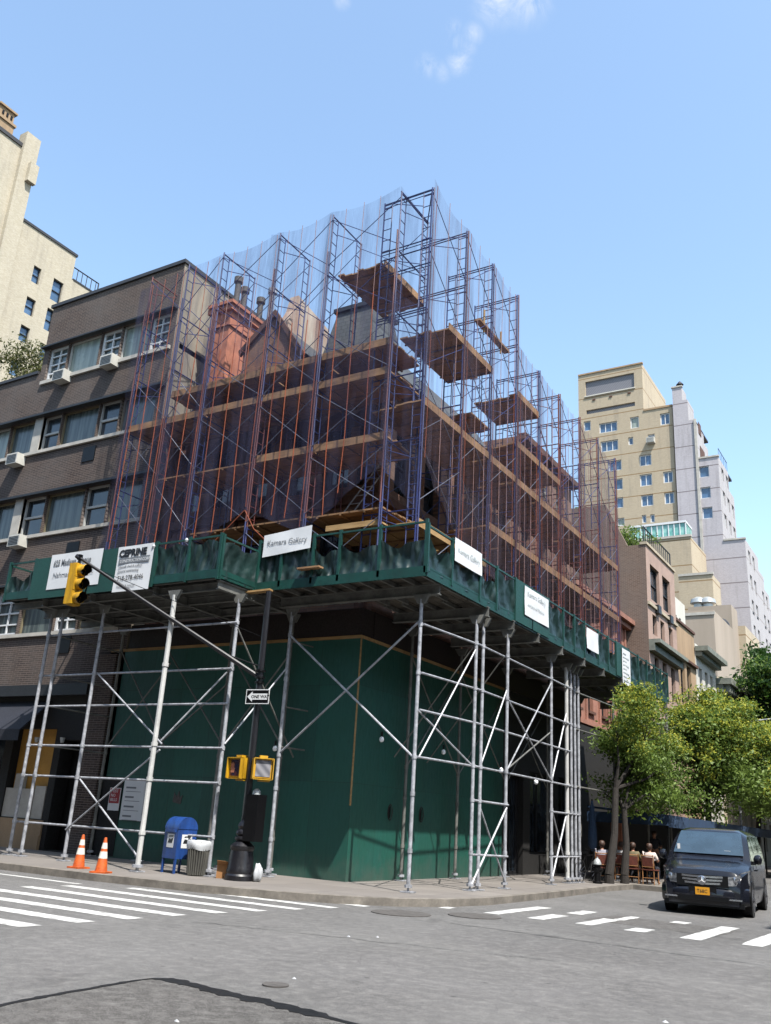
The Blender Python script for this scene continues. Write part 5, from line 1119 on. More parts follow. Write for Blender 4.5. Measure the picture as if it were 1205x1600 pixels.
for nm, F_ in (('front', Face((0, -W_/2, 0), (1, 0, 0), (0, -1, 0))), ('side', Face((D_/2, 0, 0), (0, 1, 0), (1, 0, 0)))):
    MB().fbox(F_, -.14, .14, .56, .86, .002, .005).build('decal', 'frame_white', ml)
    mb = MB(); mb.prism([F_.P(-.1, .66, .0065), F_.P(.08, .66, .0065), F_.P(.12, .78, .0065), F_.P(.02, .74, .0065), F_.P(-.06, .76, .0065)], F_.n*.001); mb.prism([F_.P(-.08, .79, .0065), F_.P(.1, .8, .0065), F_.P(.12, .83, .0065), F_.P(-.06, .82, .0065)], F_.n*.001); mb.build('eagle_mark', 'ink', ml)
# litter bin
bn = thing('litter_bin', 'grey slatted steel litter bin with white bag rim beside the mailbox', 'litter bin', (-2.3, -2.72, .15), world=False)
mb = MB(); n = 26
for k in range(n):
    t = 2*math.pi*k/n; mb.tube((.21*math.cos(t), .21*math.sin(t), .02), (.26*math.cos(t), .26*math.sin(t), .74), .022, n=5)
mb.build('slats', 'bin', bn); MB().lathe([(.2, .02), (.245, .7)], n=18).build('liner', 'dark_metal', bn)
mb = MB(); n = 24; V = []
for j, (r_, z) in enumerate([(.27, .56), (.29, .64), (.285, .74), (.25, .765), (.22, .6)]):
    for k in range(n): t = 2*math.pi*k/n; V.append(((r_+.012*math.sin(5*t+j))*math.cos(t), (r_+.012*math.sin(5*t+j))*math.sin(t), z+.02*math.sin(3*t+j) if j < 2 else z))
mb.add(V, [(j*n+k, j*n+(k+1) % n, (j+1)*n+(k+1) % n, (j+1)*n+k) for j in range(4) for k in range(n)]); mb.build('bag_rim', 'bag', bn, True, 80)
# cones
def cone(loc, label, old=None):
    if old: return dup(old, loc, R(20), label)
    r = thing('traffic_cone', label, 'traffic cone', loc, world=False, group='traffic cones on the kerb')
    MB().box(-.18, .18, -.18, .18, 0, .035).build('base', 'orange', r)
    pf = lambda z: .135-(.135-.03)*(z-.035)/.69
    MB().lathe([(pf(.035), .035), (pf(.62), .62), (.028, .725), (.02, .73)], n=18).build('cone_body', 'orange', r, True)
    for a, b in ((.3, .44), (.5, .62)): MB().lathe([(pf(a)+.003, a), (pf(b)+.003, b)], n=18).build('reflective_band', 'cone_white', r, True)
    return r
c1 = cone((-4.6, -4.15, .15), 'orange and white cone standing left of its pair near the mailbox'); cone((-3.35, -4.62, .15), 'orange and white cone nearest the kerb edge, right of its pair', c1)
# cardboard box and bags round the pole
cbx = thing('cardboard_box', 'crumpled brown cardboard carton on the sidewalk left of the pole base', 'box', (-1.55, -2.62, .15), R(25), world=False)
MB().box(-.16, .16, -.12, .12, 0, .3).build('carton', 'card', cbx); MB().prism([(-.16, -.12, .3), (.16, -.12, .3), (.18, -.24, .36), (-.14, -.23, .38)], (0, 0, .006)).prism([(.16, -.12, .3), (.16, .12, .3), (.27, .13, .38), (.26, -.1, .37)], (0, 0, .006)).build('flap', 'card', cbx)
def blob(name, label, cat, loc, s, m, seed=0, seg=18):
    bm = bmesh.new(); bmesh.ops.create_icosphere(bm, subdivisions=3, radius=1); rr = random.Random(seed)
    for v in bm.verts:
        d = 1+.12*math.sin(5*v.co.x+seed)+.1*math.sin(7*v.co.y+2*v.co.z+seed)+.05*math.sin(13*v.co.z+seed); v.co = Vector((v.co.x*s[0]*d, v.co.y*s[1]*d, max(v.co.z*d, -.85)*s[2]+s[2]*.85))
    me = bpy.data.meshes.new(name); bm.to_mesh(me); bm.free(); me.materials.append(M[m]); me.polygons.foreach_set('use_smooth', [True]*len(me.polygons)); o = bpy.data.objects.new(name, me); COL.objects.link(o); o.location = loc; return tag(o, label, cat)
blob('plastic_bag', 'small white plastic bag on the ground right of the pole base', 'bag', (-.62, -2.6, .15), (.1, .1, .2), 'bag', 3)
blob('hanging_bag', 'pale bag tied to the side of the pole above its bell base', 'bag', (-.84, -2.75, 1.08), (.09, .08, .17), 'bag', 5)
mb = MB(); [mb.box(-2.25+.0, -1.85, -2.5+.1*k, -2.44+.1*k, .15+.06*k, .2+.06*k) for k in range(4)]; o = mb.build('stacked_clamps', 'galv'); tag(o, 'small stack of loose steel plates at the shed post right of the bin', 'hardware')
# hydrant
hy = thing('fire_hydrant', 'black fire hydrant with silver bonnet on the side-street sidewalk', 'fire hydrant', (2.95, 9.9, .15), world=False)
MB().lathe([(.15, 0), (.15, .05), (.1, .07), (.1, .5), (.13, .52), (.13, .56)], n=14).build('barrel', 'black', hy, True); MB().lathe([(.13, .56), (.12, .62), (.08, .7), (.03, .74), (.03, .78)], n=14).build('bonnet', 'silver', hy, True)
for sx_ in (-1, 1): MB().tube((0, 0, .4), (sx_*.17, 0, .4), .055, n=10).build('outlet', 'black', hy)
MB().tube((0, 0, .38), (0, -.17, .38), .07, n=10).build('outlet', 'black', hy)
# street lamp far
sp = on(1148, 1140, 0, 3.3); lm = thing('street_lamp', 'grey cobra-head street lamp arm reaching out among the far trees', 'street lamp', (3.3, sp.y, .15))
mb = MB(); mb.tube((3.3, sp.y, .15), (3.3, sp.y, 7.0), .08, .06); mb.build('pole', 'galv', lm)
mb = MB(); mb.path([(3.3, sp.y, 6.9), (3.6, sp.y, 7.4), (4.3, sp.y, 7.75), (5.6, sp.y, 7.9)], .04); mb.build('arm', 'galv', lm); MB().lathe([(.02, 0), (.12, .1), (.14, .5), (.05, .65)], (5.5, sp.y, 7.87), 12, 'x').build('lamp_head', 'silver', lm, True)

# ================= VAN =================
def van():
    r = thing('black_van', 'black passenger van with yellow front plate stopped at the side-street crosswalk', 'van', (7.66, 3.1, 0), R(4.5), world=False)
    # local: y = 0 at the nose, increasing towards the rear; x to the right of the picture; z up
    def top(y):   # roof / bonnet profile
        P = [(0, .62), (.05, .86), (.12, .96), (.35, 1.03), (.8, 1.13), (1.05, 1.19), (1.3, 1.42), (1.62, 1.68), (1.85, 1.83), (2.15, 1.895), (3.2, 1.91), (4.6, 1.89), (4.95, 1.83), (5.1, 1.2), (5.14, .6)]
        for (a, b), (c, d) in zip(P, P[1:]):
            if a <= y <= c: return b+(d-b)*(y-a)/(c-a)
        return .6
    def half(y, z):  # half width
        w_ = .965
        if y < .9: w_ -= .17*((.9-y)/.9)**2.2
        if y > 4.5: w_ -= .06*((y-4.5)/.64)**2
        if z < .45: w_ -= .05*(.45-z)/.25
        if z > 1.02: w_ -= .20*((z-1.02)/.87)**1.35
        elif z > .62: w_ -= .012*abs(math.sin((z-.62)/.4*math.pi))
        return w_
    def pt(y, s):
        """s in 0..1 from sill (0) up the side to roof edge(.62) and over to the centre line (1)"""
        zt = top(y); zb = .24; ze = zt-min(.11, (zt-zb)*.25)
        if s <= .6: z = zb+(ze-zb)*s/.6; return Vector((half(y, z), y, z))
        t = (s-.6)/.4; e = half(y, ze); 
        th = min(t/.35, 1); x = e*(1-t)**.9 if t > .35 else e-(e-e*(.65)**.9)*t/.35
        z = ze+(zt-ze)*(math.sin(th*math.pi/2)) if t < .35 else zt+.0
        z += .02*(t-.35)*(1 if t > .35 else 0)
        return Vector((x, y, z))
    ys = [0, .03, .06, .12, .22, .35, .5, .65, .8, .92, 1.05, 1.17, 1.3, 1.45, 1.62, 1.74, 1.85, 2.0, 2.15, 2.5, 2.9, 3.2, 3.6, 4.0, 4.3, 4.6, 4.8, 4.95, 5.02, 5.1, 5.14]
    ss = [0, .06, .12, .2, .28, .36, .44, .5, .55, .6, .64, .68, .72, .76, .82, .9, 1]
    V = []; Fc = []; N = 2*len(ss)-1
    for y in ys:
        row_ = [pt(y, s) for s in ss]; V += row_+[Vector((-p.x, p.y, p.z)) for p in row_[-2::-1]]
    wheels = [(.93, .37), (4.13, .37)]
    for i in range(len(ys)-1):
        for j in range(N-1):
            Fc.append((i*N+j, i*N+j+1, (i+1)*N+j+1, (i+1)*N+j))
    Fc.append(tuple(range(N-1, -1, -1))); Fc.append(tuple(range((len(ys)-1)*N, len(ys)*N)))
    for i in range(len(ys)-1): Fc.append((i*N, (i+1)*N, (i+1)*N+N-1, i*N+N-1))
    mb = MB(); mb.add(V, Fc); body = mb.build('body', 'car', r, True, 32)
    def patch(y0, y1, s0, s1, side, d, m, nm, parent, ny=8, nsn=8, fn=None):
        V = []
        for i in range(ny+1):
            for j in range(nsn+1):
                a, b = i/ny, j/nsn; y = y0+(y1-y0)*a; s = s0+(s1-s0)*b
                if fn: y, s = fn(a, b)
                p = pt(y, s); e = 1e-3; n_ = (pt(y+e, s)-pt(y-e, s)).cross(pt(y, min(s+e, 1))-pt(y, s-e)); n_.normalize()
                if n_.x*p.x+n_.z*.5 < 0 and n_.z < .2 and n_.x < 0: n_ = -n_
                if n_.z < 0 and abs(n_.x) < .5: n_ = -n_
                q = p+n_*d; V.append((q.x*side, q.y, q.z))
        return MB().add(V, [(i*(nsn+1)+j, i*(nsn+1)+j+1, (i+1)*(nsn+1)+j+1, (i+1)*(nsn+1)+j) for i in range(ny) for j in range(nsn)]).build(nm, m, parent, True, 180)
    # windscreen built as its own curved sheet
    V = []
    for i in range(9):
        for j in range(13):
            a, b = i/8, j/12; y = 1.16+(1.80-1.16)*a; u = 2*b-1; hw = .80-.10*a
            z = top(y)+.0; V.append((u*hw, y-.012-.05*(1-u*u)*.6, z+.016))
    ws = MB().add(V, [(i*13+j, i*13+j+1, (i+1)*13+j+1, (i+1)*13+j) for i in range(8) for j in range(12)]).build('windscreen', 'car_glass', r, True, 180)
    mb = MB(); mb.path([(-.6, 1.1, 1.23), (-.1, 1.16, 1.27)], .012, 5).path([(.05, 1.1, 1.23), (.62, 1.16, 1.27)], .012, 5); mb.box(-.78, .78, 1.08, 1.14, 1.19, 1.215); mb.build('wiper', 'black', ws)
    MB().box(-.72, -.66, 1.22, 1.25, 1.38, 1.5).box(.36, .5, 1.22, 1.235, 1.36, 1.4).build('windscreen_sticker', 'frame_white', ws)
    for side in (-1, 1):
        for (y0, y1) in [(1.42, 2.25), (2.35, 3.5), (3.6, 4.75)]: patch(y0, y1, .44 if y0 > 1.5 else .45, .585, side, .006, 'side_glass', 'side_window', r)
        # door seams, handle, mirror
        mb = MB()
        for y in (1.3, 2.3, 3.55): mb.box(min(side*half(y, .8), side*(half(y, .8)+.004)), max(side*half(y, .8), side*(half(y, .8)+.004)), y, y+.012, .35, 1.1)
        mb.build('door_seam', 'black', r)
        x = side*(half(2.1, .98)+.012); MB().box(x-.02, x+.02, 2.05, 2.22, .97, 1.0).build('door_handle', 'black', r)
        mb = MB(); x0 = side*.9; mb.box(min(x0, side*1.04), max(x0, side*1.04), 1.36, 1.44, 1.12, 1.2); 
        mb.lathe([(.02, -.1), (.09, -.07), (.115, 0), (.1, .06), (.03, .09)], (side*1.09, 1.36, 1.24), 12, 'x'); mi = mb.build('mirror', 'car', r, True); MB().lathe([(.08, 0), (.08, .01)], (side*1.09, 1.455, 1.24), 12, 'y').build('mirror_glass', 'glass_sky', mi)
        # headlamp
        def hf(a, b, side=side):
            return (.035+.5*b*(1-.15*a)+.0, .34+.15*a+.02*b)
        V = []
        for i in range(7):
            for j in range(9):
                a, b = i/6, j/8; zl = .66+.03*b; zh = .84+.17*b; z = zl+(zh-zl)*a; y = .05+.55*b*b+.08*b; xx = min(half(y, z)+.014, .56+.42*b)
                if b < .5: xx = .56+.34*b/.5
                V.append((side*xx, y-.075*(1-b)-.02, z))
        hl = MB().add(V, [(i*9+j, i*9+j+1, (i+1)*9+j+1, (i+1)*9+j) for i in range(6) for j in range(8)]).build('headlight', 'lamp_glass', r, True, 180)
        MB().lathe([(.06, 0), (.065, -.03), (.03, -.045)], (side*.69, .03, .79), 14, 'y').build('reflector', 'chrome', hl, True)
        MB().box(min(side*.55, side*.83), max(side*.55, side*.83), -.03, .04, .36, .39).build('fog_lamp', 'chrome', r)
    # nose: grille with three bars and round badge
    g = MB().box(-.56, .56, -.035, .02, .62, .86).build('grille', 'black', r)
    for z, w_ in ((.82, .58), (.75, .56), (.68, .5)):
        mb = MB(); n = 14; P = [(-w_+2*w_*i/n, -.065+.05*((2*i/n-1)**2), z+.02*((2*i/n-1)**2)) for i in range(n+1)]
        for i in range(n): a, b = P[i], P[i+1]; mb.add([(a[0], a[1], a[2]-.021), (b[0], b[1], b[2]-.021), (b[0], b[1], b[2]+.021), (a[0], a[1], a[2]+.021), (a[0], a[1]+.03, a[2]-.021), (b[0], b[1]+.03, b[2]-.021), (b[0], b[1]+.03, b[2]+.021), (a[0], a[1]+.03, a[2]+.021)], [(0, 1, 2, 3), (7, 6, 5, 4), (3, 2, 6, 7), (0, 4, 5, 1)])
        mb.build('grille_bar', 'chrome', g)
    bd_ = MB().lathe([(.095, 0), (.1, -.02), (.082, -.03)], (0, -.07, .745), 24, 'y').build('badge', 'chrome', g, True)
    mb = MB()
    for k in range(3):
        t = math.pi/2+k*2*math.pi/3; mb.tube((0, -.108, .745), (.075*math.cos(t), -.104, .745+.075*math.sin(t)), .014, .005, 5)
    mb.build('badge_star', 'frame_white', bd_)
    mb = MB(); n = 20; V = []
    for i in range(n+1):
        x = -.955+1.91*i/n; yb = -.05+.34*(abs(x)/.955)**4.5
        for dy, z in ((.06, .26), (.0, .31), (-.02, .42), (-.015, .54), (.03, .60), (.12, .62)): V.append((x, yb+dy, z))
    mb.add(V, [(i*6+j, i*6+j+1, (i+1)*6+j+1, (i+1)*6+j) for i in range(n) for j in range(5)]); mb.build('bumper', 'car', r, True, 60); MB().box(-.55, .55, -.078, -.06, .33, .41).build('lower_intake', 'black', r)
    MB().box(-.86, .86, .02, .12, .2, .3).build('chin_spoiler', 'black', r)
    pl = MB().box(-.155, .155, -.085, -.062, .44, .6).build('number_plate', 'plate', r); text('T68C', .1, 'ink', pl, None, world=Matrix(((1, 0, 0, -.12), (0, 0, 1, -.087), (0, 1, 0, .485), (0, 0, 0, 1))))
    MB().box(-.3, .3, -.066, -.056, .42, .615).build('plate_holder', 'black', r)
    for y in (.93, 4.13):
        for side in (-1, 1):
            MB().lathe([(.40, -.03), (.40, .03), (.36, .035)], (side*.935, y, .37), 28, 'x').build('wheel_arch', 'black', r)
            prof = [(.26, -.12), (.335, -.12), (.345, -.08), (.345, .06), (.33, .1), (.25, .105)]
            wl = MB().lathe([(a, b*side) for a, b in prof], (side*.87, y, .345), 28, 'x').build('wheel', 'tyre', r, True, 40)
            mb = MB(); mb.lathe([(.25, .06*side), (.25, .11*side), (.23, .115*side), (.22, .08*side)], (side*.87, y, .345), 28, 'x')
            for k in range(5):
                t = 2*math.pi*k/5+.3; mb.tube((side*.98, y, .345), (side*.965, y+.235*math.cos(t), .345+.235*math.sin(t)), .035, .026, 6)
            mb.lathe([(.06, .0), (.05, .03*side)], (side*.97, y, .345), 12, 'x'); mb.build('rim', 'rim', wl, True)
    MB().box(-.8, .8, .3, 4.9, .2, .25).build('underbody', 'black', r)
    return r
van()
# distant silver car
fc = thing('silver_car', 'silver car cut off by the right picture edge behind the van', 'car', (9.9, 17.5, 0), R(2), world=False)
P = [(0, .35), (.05, .75), (.9, .92), (1.5, 1.4), (3.0, 1.45), (3.9, 1.0), (4.4, .9), (4.5, .4)]
mb = MB(); V = []
for y, z in P:
    wd_ = .88 if z > 1.2 else .9; tw = .62 if z > 1.2 else .86
    V += [(-.9, y, .28), (-.9, y, min(z, .85)), (-tw, y, z), (tw, y, z), (.9, y, min(z, .85)), (.9, y, .28)]
mb.add(V, [(i*6+j, i*6+j+1, (i+1)*6+j+1, (i+1)*6+j) for i in range(7) for j in range(5)]+[(5, 4, 3, 2, 1, 0), tuple(range(42, 48))]); mb.build('body', 'silver_car', fc, True, 30)
MB().quad((-.7, .98, .97), (.7, .98, .97), (.58, 1.46, 1.39), (-.58, 1.46, 1.39)).build('windscreen', 'car_glass', fc).location = (0, -.03, .02)
for s_ in (-1, 1):
    MB().box(s_*.7-.15, s_*.7+.15, -.02, .06, .6, .74).build('headlight', 'lamp_glass', fc)
    for y in (.85, 3.6): MB().lathe([(.31, -.1), (.31, .1)], (s_*.83, y, .31), 18, 'x').build('wheel', 'tyre', fc)
MB().box(-.5, .5, -.03, .05, .42, .58).build('grille', 'black', fc); MB().box(-.15, .15, -.045, -.03, .44, .54).build('number_plate', 'plate', fc)

# ================= TREES =================
def leafcloud(name, centers, per, size, m, parent, spread, flat=.6):
    """many small leaf quads scattered round clump centres"""
    C = np.repeat(np.array(centers), per, axis=0); n = len(C)
    P = C+rng.normal(0, 1, (n, 3))*spread*np.array([1, 1, flat])
    a = rng.normal(0, 1, (n, 3)); a /= np.linalg.norm(a, axis=1)[:, None]; b = rng.normal(0, 1, (n, 3)); b -= (a*b).sum(1)[:, None]*a; b /= np.linalg.norm(b, axis=1)[:, None]
    s = size*rng.uniform(.6, 1.3, (n, 1)); a *= s; b *= s*.5
    V = np.stack([P-a, P-b*.9, P+a, P+b*.9], 1).reshape(-1, 3)
    me = bpy.data.meshes.new(name); me.vertices.add(4*n); me.vertices.foreach_set('co', V.ravel()); me.loops.add(4*n); me.loops.foreach_set('vertex_index', np.arange(4*n)); me.polygons.add(n); me.polygons.foreach_set('loop_start', np.arange(0, 4*n, 4)); me.polygons.foreach_set('loop_total', np.full(n, 4)); me.update(); me.validate()
    me.materials.append(M[m]); o = bpy.data.objects.new(name, me); COL.objects.link(o); o.parent = parent; return o
def tree(name, label, loc, cen, rad, ncl, per, size, mleaf, mblo=None, fsunside=.35, trunk_r=.14, nl=9, spread=.24, group='street trees on the side-street sidewalk', seed=1, light=(.5, -.3, 1)):
    rr = np.random.default_rng(seed); r = thing(name, label, 'tree', loc, world=False, group=group)
    cen = np.array(cen); rad = np.array(rad); mb = MB(); base = Vector((0, 0, -.02)); fork = Vector(cen*[.25, .2, 0])+Vector((0, 0, cen[2]-rad[2]*.75))
    mb.tube(base, (0, 0, .25), trunk_r*1.25, trunk_r*1.1, 10); mb.path([(0, 0, .25), tuple(fork*.5+Vector((.05, .04, .0))), tuple(fork)], [trunk_r*1.1, trunk_r*.9, trunk_r*.75], 10)
    cl = []
    for k in range(nl):
        t = 2*math.pi*k/nl+rr.uniform(-.3, .3); e = cen+rad*np.array([math.cos(t)*rr.uniform(.4, .85), math.sin(t)*rr.uniform(.4, .85), rr.uniform(-.35, .75)])
        mid = (np.array(fork)*.5+e*.5)+rr.normal(0, .12, 3); mb.path([tuple(fork), tuple(mid), tuple(e)], [trunk_r*.5, trunk_r*.3, trunk_r*.1], 6)
        for q in range(4): 
            e2 = e+rr.normal(0, .35, 3)*rad*.5; mb.tube(tuple(mid*.4+e*.6), tuple(e2), trunk_r*.14, trunk_r*.05, 5)
    mb.build('trunk', 'bark', r, True)
    ntip = 11+int(8*rad[0]); tips = []
    for k in range(ntip):
        p = rr.normal(0, 1, 3); p /= np.linalg.norm(p); q = rr.uniform(.35, .95); lump = 1+.22*math.sin(3*p[0]+seed)+.2*math.sin(4*p[1]+2*seed)+.18*math.sin(5*p[2]+seed*3)
        tips.append(cen+p*q*rad*lump)
    tips = np.array(tips); own = rr.integers(0, ntip, ncl); off = rr.normal(0, 1, (ncl, 3))*np.array([.20, .20, .15])*(rad.mean()*.35+rad*.65)*rr.uniform(.6, 1.25, (ntip, 1))[own]
    cl = tips[own]+off
    leafcloud('crown', cl, per, size, mleaf, r, spread)
    if mblo:
        lv = np.array(light)/np.linalg.norm(light); st_ = ((tips-cen)/rad)@lv+rr.normal(0, .35, ntip); good = st_ > np.quantile(st_, 1-fsunside)
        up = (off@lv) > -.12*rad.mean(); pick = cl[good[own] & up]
        leafcloud('sunside_tips', pick+np.array([.04, -.03, .1]), int(per*1.1), size*.75, mblo, r, spread*.8)  # blossom and paler leaves set sunward, painting light into the crown
    return r
tree('street_tree', 'yellow-green street tree beside the galvanised posts, nearest of the street trees', (3.1, 10.6, .15), (.35, 3.0, 4.25), (1.4, 3.0, 1.75), 330, 85, .065, 'leaf', 'sunside_tips', .5, .13, seed=2)
tree('street_tree', 'yellow-green street tree over the blue awning, middle of the street trees', (3.2, 24, .15), (.6, 1, 5.4), (2.4, 5.2, 2.6), 520, 85, .095, 'leaf', 'sunside_tips', .6, .16, seed=4, spread=.3)
tree('street_tree', 'yellow-blossomed street tree behind the van roof at the right edge', (3.4, 34, .15), (1.6, 2, 5.5), (3.0, 5, 2.8), 480, 85, .11, 'leaf', 'sunside_tips', .6, .16, seed=9, spread=.33)
tree('tall_street_tree', 'tall deep green tree rising above the others at the right edge', (3.4, 50, .15), (.8, 0, 10.4), (4.3, 6.5, 5.3), 600, 70, .2, 'leaf_dark', 'leaf', .3, .22, seed=6, spread=.45, group=None)  # paler leaf clumps paint sunlight onto the sunward tips
tree('far_street_tree', 'grey-green far tree below the tall one, behind the lamp arm', (4.0, 62, .15), (1, 0, 6.5), (5, 7, 4.5), 420, 60, .22, 'leaf_dark', None, .3, .2, seed=11, spread=.5, group=None)
tree('thin_street_tree', 'slender tree trunk and thin foliage between the hydrant and the cafe chairs', (3.35, 11.4, .15), (-.1, 1.2, 2.9), (1.0, 1.3, .8), 45, 45, .08, 'leaf', None, .3, .12, nl=6, seed=13, group=None)
# roof garden bush at left
tree('rooftop_tree', 'feathery olive rooftop tree growing behind the parapet of the brick building', (-18.0, 3.2, 17.1), (-.3, 0, 1.75), (2.2, 1.9, 1.7), 420, 80, .075, 'olive', None, .3, .08, seed=21, spread=.28, group=None)
tree('roof_terrace_bush', 'green bush on the roof terrace beside the glass conservatory', (-1.0, 29.5, 16.8), (-.6, 0, .9), (1.2, 1.4, .7), 60, 40, .08, 'leaf', None, .3, .04, nl=5, seed=23, group=None)
tree('roof_terrace_bush', 'small bush clinging to the top of the brown brick party wall', (-5.0, 29.6, 18.2), (0, 0, .8), (1.4, 1.0, .8), 60, 40, .1, 'leaf', None, .3, .04, nl=5, seed=25, group=None)

# ================= CAFE =================
mb = MB(); mb.box(3.3, 4.75, 11.4, 24, .0, .148); struct('dining_platform', mb, 'kerb')
ds = thing('dining_awning', 'long dark blue cafe awning on posts over the sidewalk tables', 'awning', (2.6, 20, .15))
mb = MB(); mb.prism([(.9, 15, 2.62), (3.9, 15, 2.42), (3.9, 15, 2.36), (.9, 15, 2.55)], (0, 24, 0)); mb.build('canopy', 'awning_blue', ds)
MB().box(3.9, 3.93, 15, 39, 2.0, 2.42).box(.9, 3.9, 14.97, 15, 2.05, 2.42).build('valance', 'awning_blue', ds)
for y in (15.1, 19, 23, 27, 31, 35): MB().box(3.8, 3.88, y, y+.08, .15, 2.38).build('post', 'black', ds)
MB().box(1.0, 1.2, 15, 38, .15, 2.3).build('added_dark_backing', 'near_black', ds)  # near-black sheet added to stand for the dark behind the awning
o = MB().box(1.6, 1.98, 15.6, 15.98, .15, 2.5).build('brick_pillar', 'terra'); tag(o, 'terracotta pillar standing at the near end of the blue cafe awning', 'pillar')
ub = thing('patio_umbrella', 'folded dark blue patio umbrella beside the tree trunks', 'umbrella', (2.0, 12.3, .15), world=False)
MB().tube((0, 0, 0), (0, 0, 2.6), .025).build('pole', 'black', ub); MB().lathe([(.05, .9), (.17, 1.1), (.15, 1.6), (.08, 2.3), (.03, 2.55)], n=10).build('canopy', 'awning_blue', ub, True)
def chair(loc, rz, label, old=None):
    if old: return dup(old, loc, rz, label)
    r = thing('cafe_chair', label, 'chair', loc, rz, world=False, group='cane bistro chairs outside the cafe')
    for x in (-.19, .19):
        MB().path([(x, -.2, 0), (x, -.2, .45), (x*1.03, -.25, .92)], .016, 6).build('leg', 'cane', r); MB().tube((x, .2, 0), (x, .18, .45), .016, n=6).build('leg', 'cane', r)
    MB().box(-.22, .22, -.22, .22, .44, .47).build('seat', 'weave', r)
    mb = MB(); mb.prism([(-.17, -.235, .56), (.17, -.235, .56), (.18, -.26, .84), (-.18, -.26, .84)], (0, .012, 0)); mb.build('backrest', 'weave', r)
    mb = MB(); mb.tube((-.2, -.25, .88), (.2, -.25, .88), .016, n=6).tube((-.19, -.225, .54), (.19, -.225, .54), .013, n=6).tube((-.19, -.2, .2), (.19, -.2, .2), .011, n=6).tube((-.19, .19, .2), (.19, .19, .2), .011, n=6); mb.split('rail', 'cane', r)
    return r
def ctable(loc, label, old=None):
    if old: return dup(old, loc, 0, label)
    r = thing('cafe_table', label, 'table', loc, world=False, group='small round cafe tables')
    MB().lathe([(.32, .73), (.33, .745), (.33, .755), (.3, .76)], n=20).build('tabletop', 'frame_white', r); MB().tube((0, 0, .02), (0, 0, .73), .025).build('column', 'black', r); MB().lathe([(.22, 0), (.2, .02), (.03, .05)], n=16).build('base', 'black', r); return r
def skinmesh(chains, name, m, parent, lv=1):
    """chains: list of lists of (x,y,z,r)"""
    out = []
    V, E, Rr, roots = [], [], [], []
    idx = {}
    for ch in chains:
        prev = None
        for p in ch:
            k = tuple(round(c, 4) for c in p[:3])
            if k not in idx: idx[k] = len(V); V.append(p[:3]); Rr.append(p[3])
            if prev is not None: E.append((prev, idx[k]))
            prev = idx[k]
    me = bpy.data.meshes.new('tmp'); me.from_pydata(V, E, []); o = bpy.data.objects.new('tmp', me); COL.objects.link(o)
    o.modifiers.new('s', 'SKIN'); 
    sv = me.skin_vertices[0].data if me.skin_vertices else None
    for i, r_ in enumerate(Rr): sv[i].radius = (r_, r_); sv[i].use_root = (i == 0)
    sb_ = o.modifiers.new('d', 'SUBSURF'); sb_.levels = lv; sb_.render_levels = lv
    dg = bpy.context.evaluated_depsgraph_get(); dg.update(); m2 = bpy.data.meshes.new_from_object(o.evaluated_get(dg)); bpy.data.objects.remove(o)
    m2.name = name; m2.materials.clear(); m2.materials.append(M[m]); m2.polygons.foreach_set('use_smooth', [True]*len(m2.polygons))
    ob = bpy.data.objects.new(name, m2); COL.objects.link(ob); ob.parent = parent; return ob
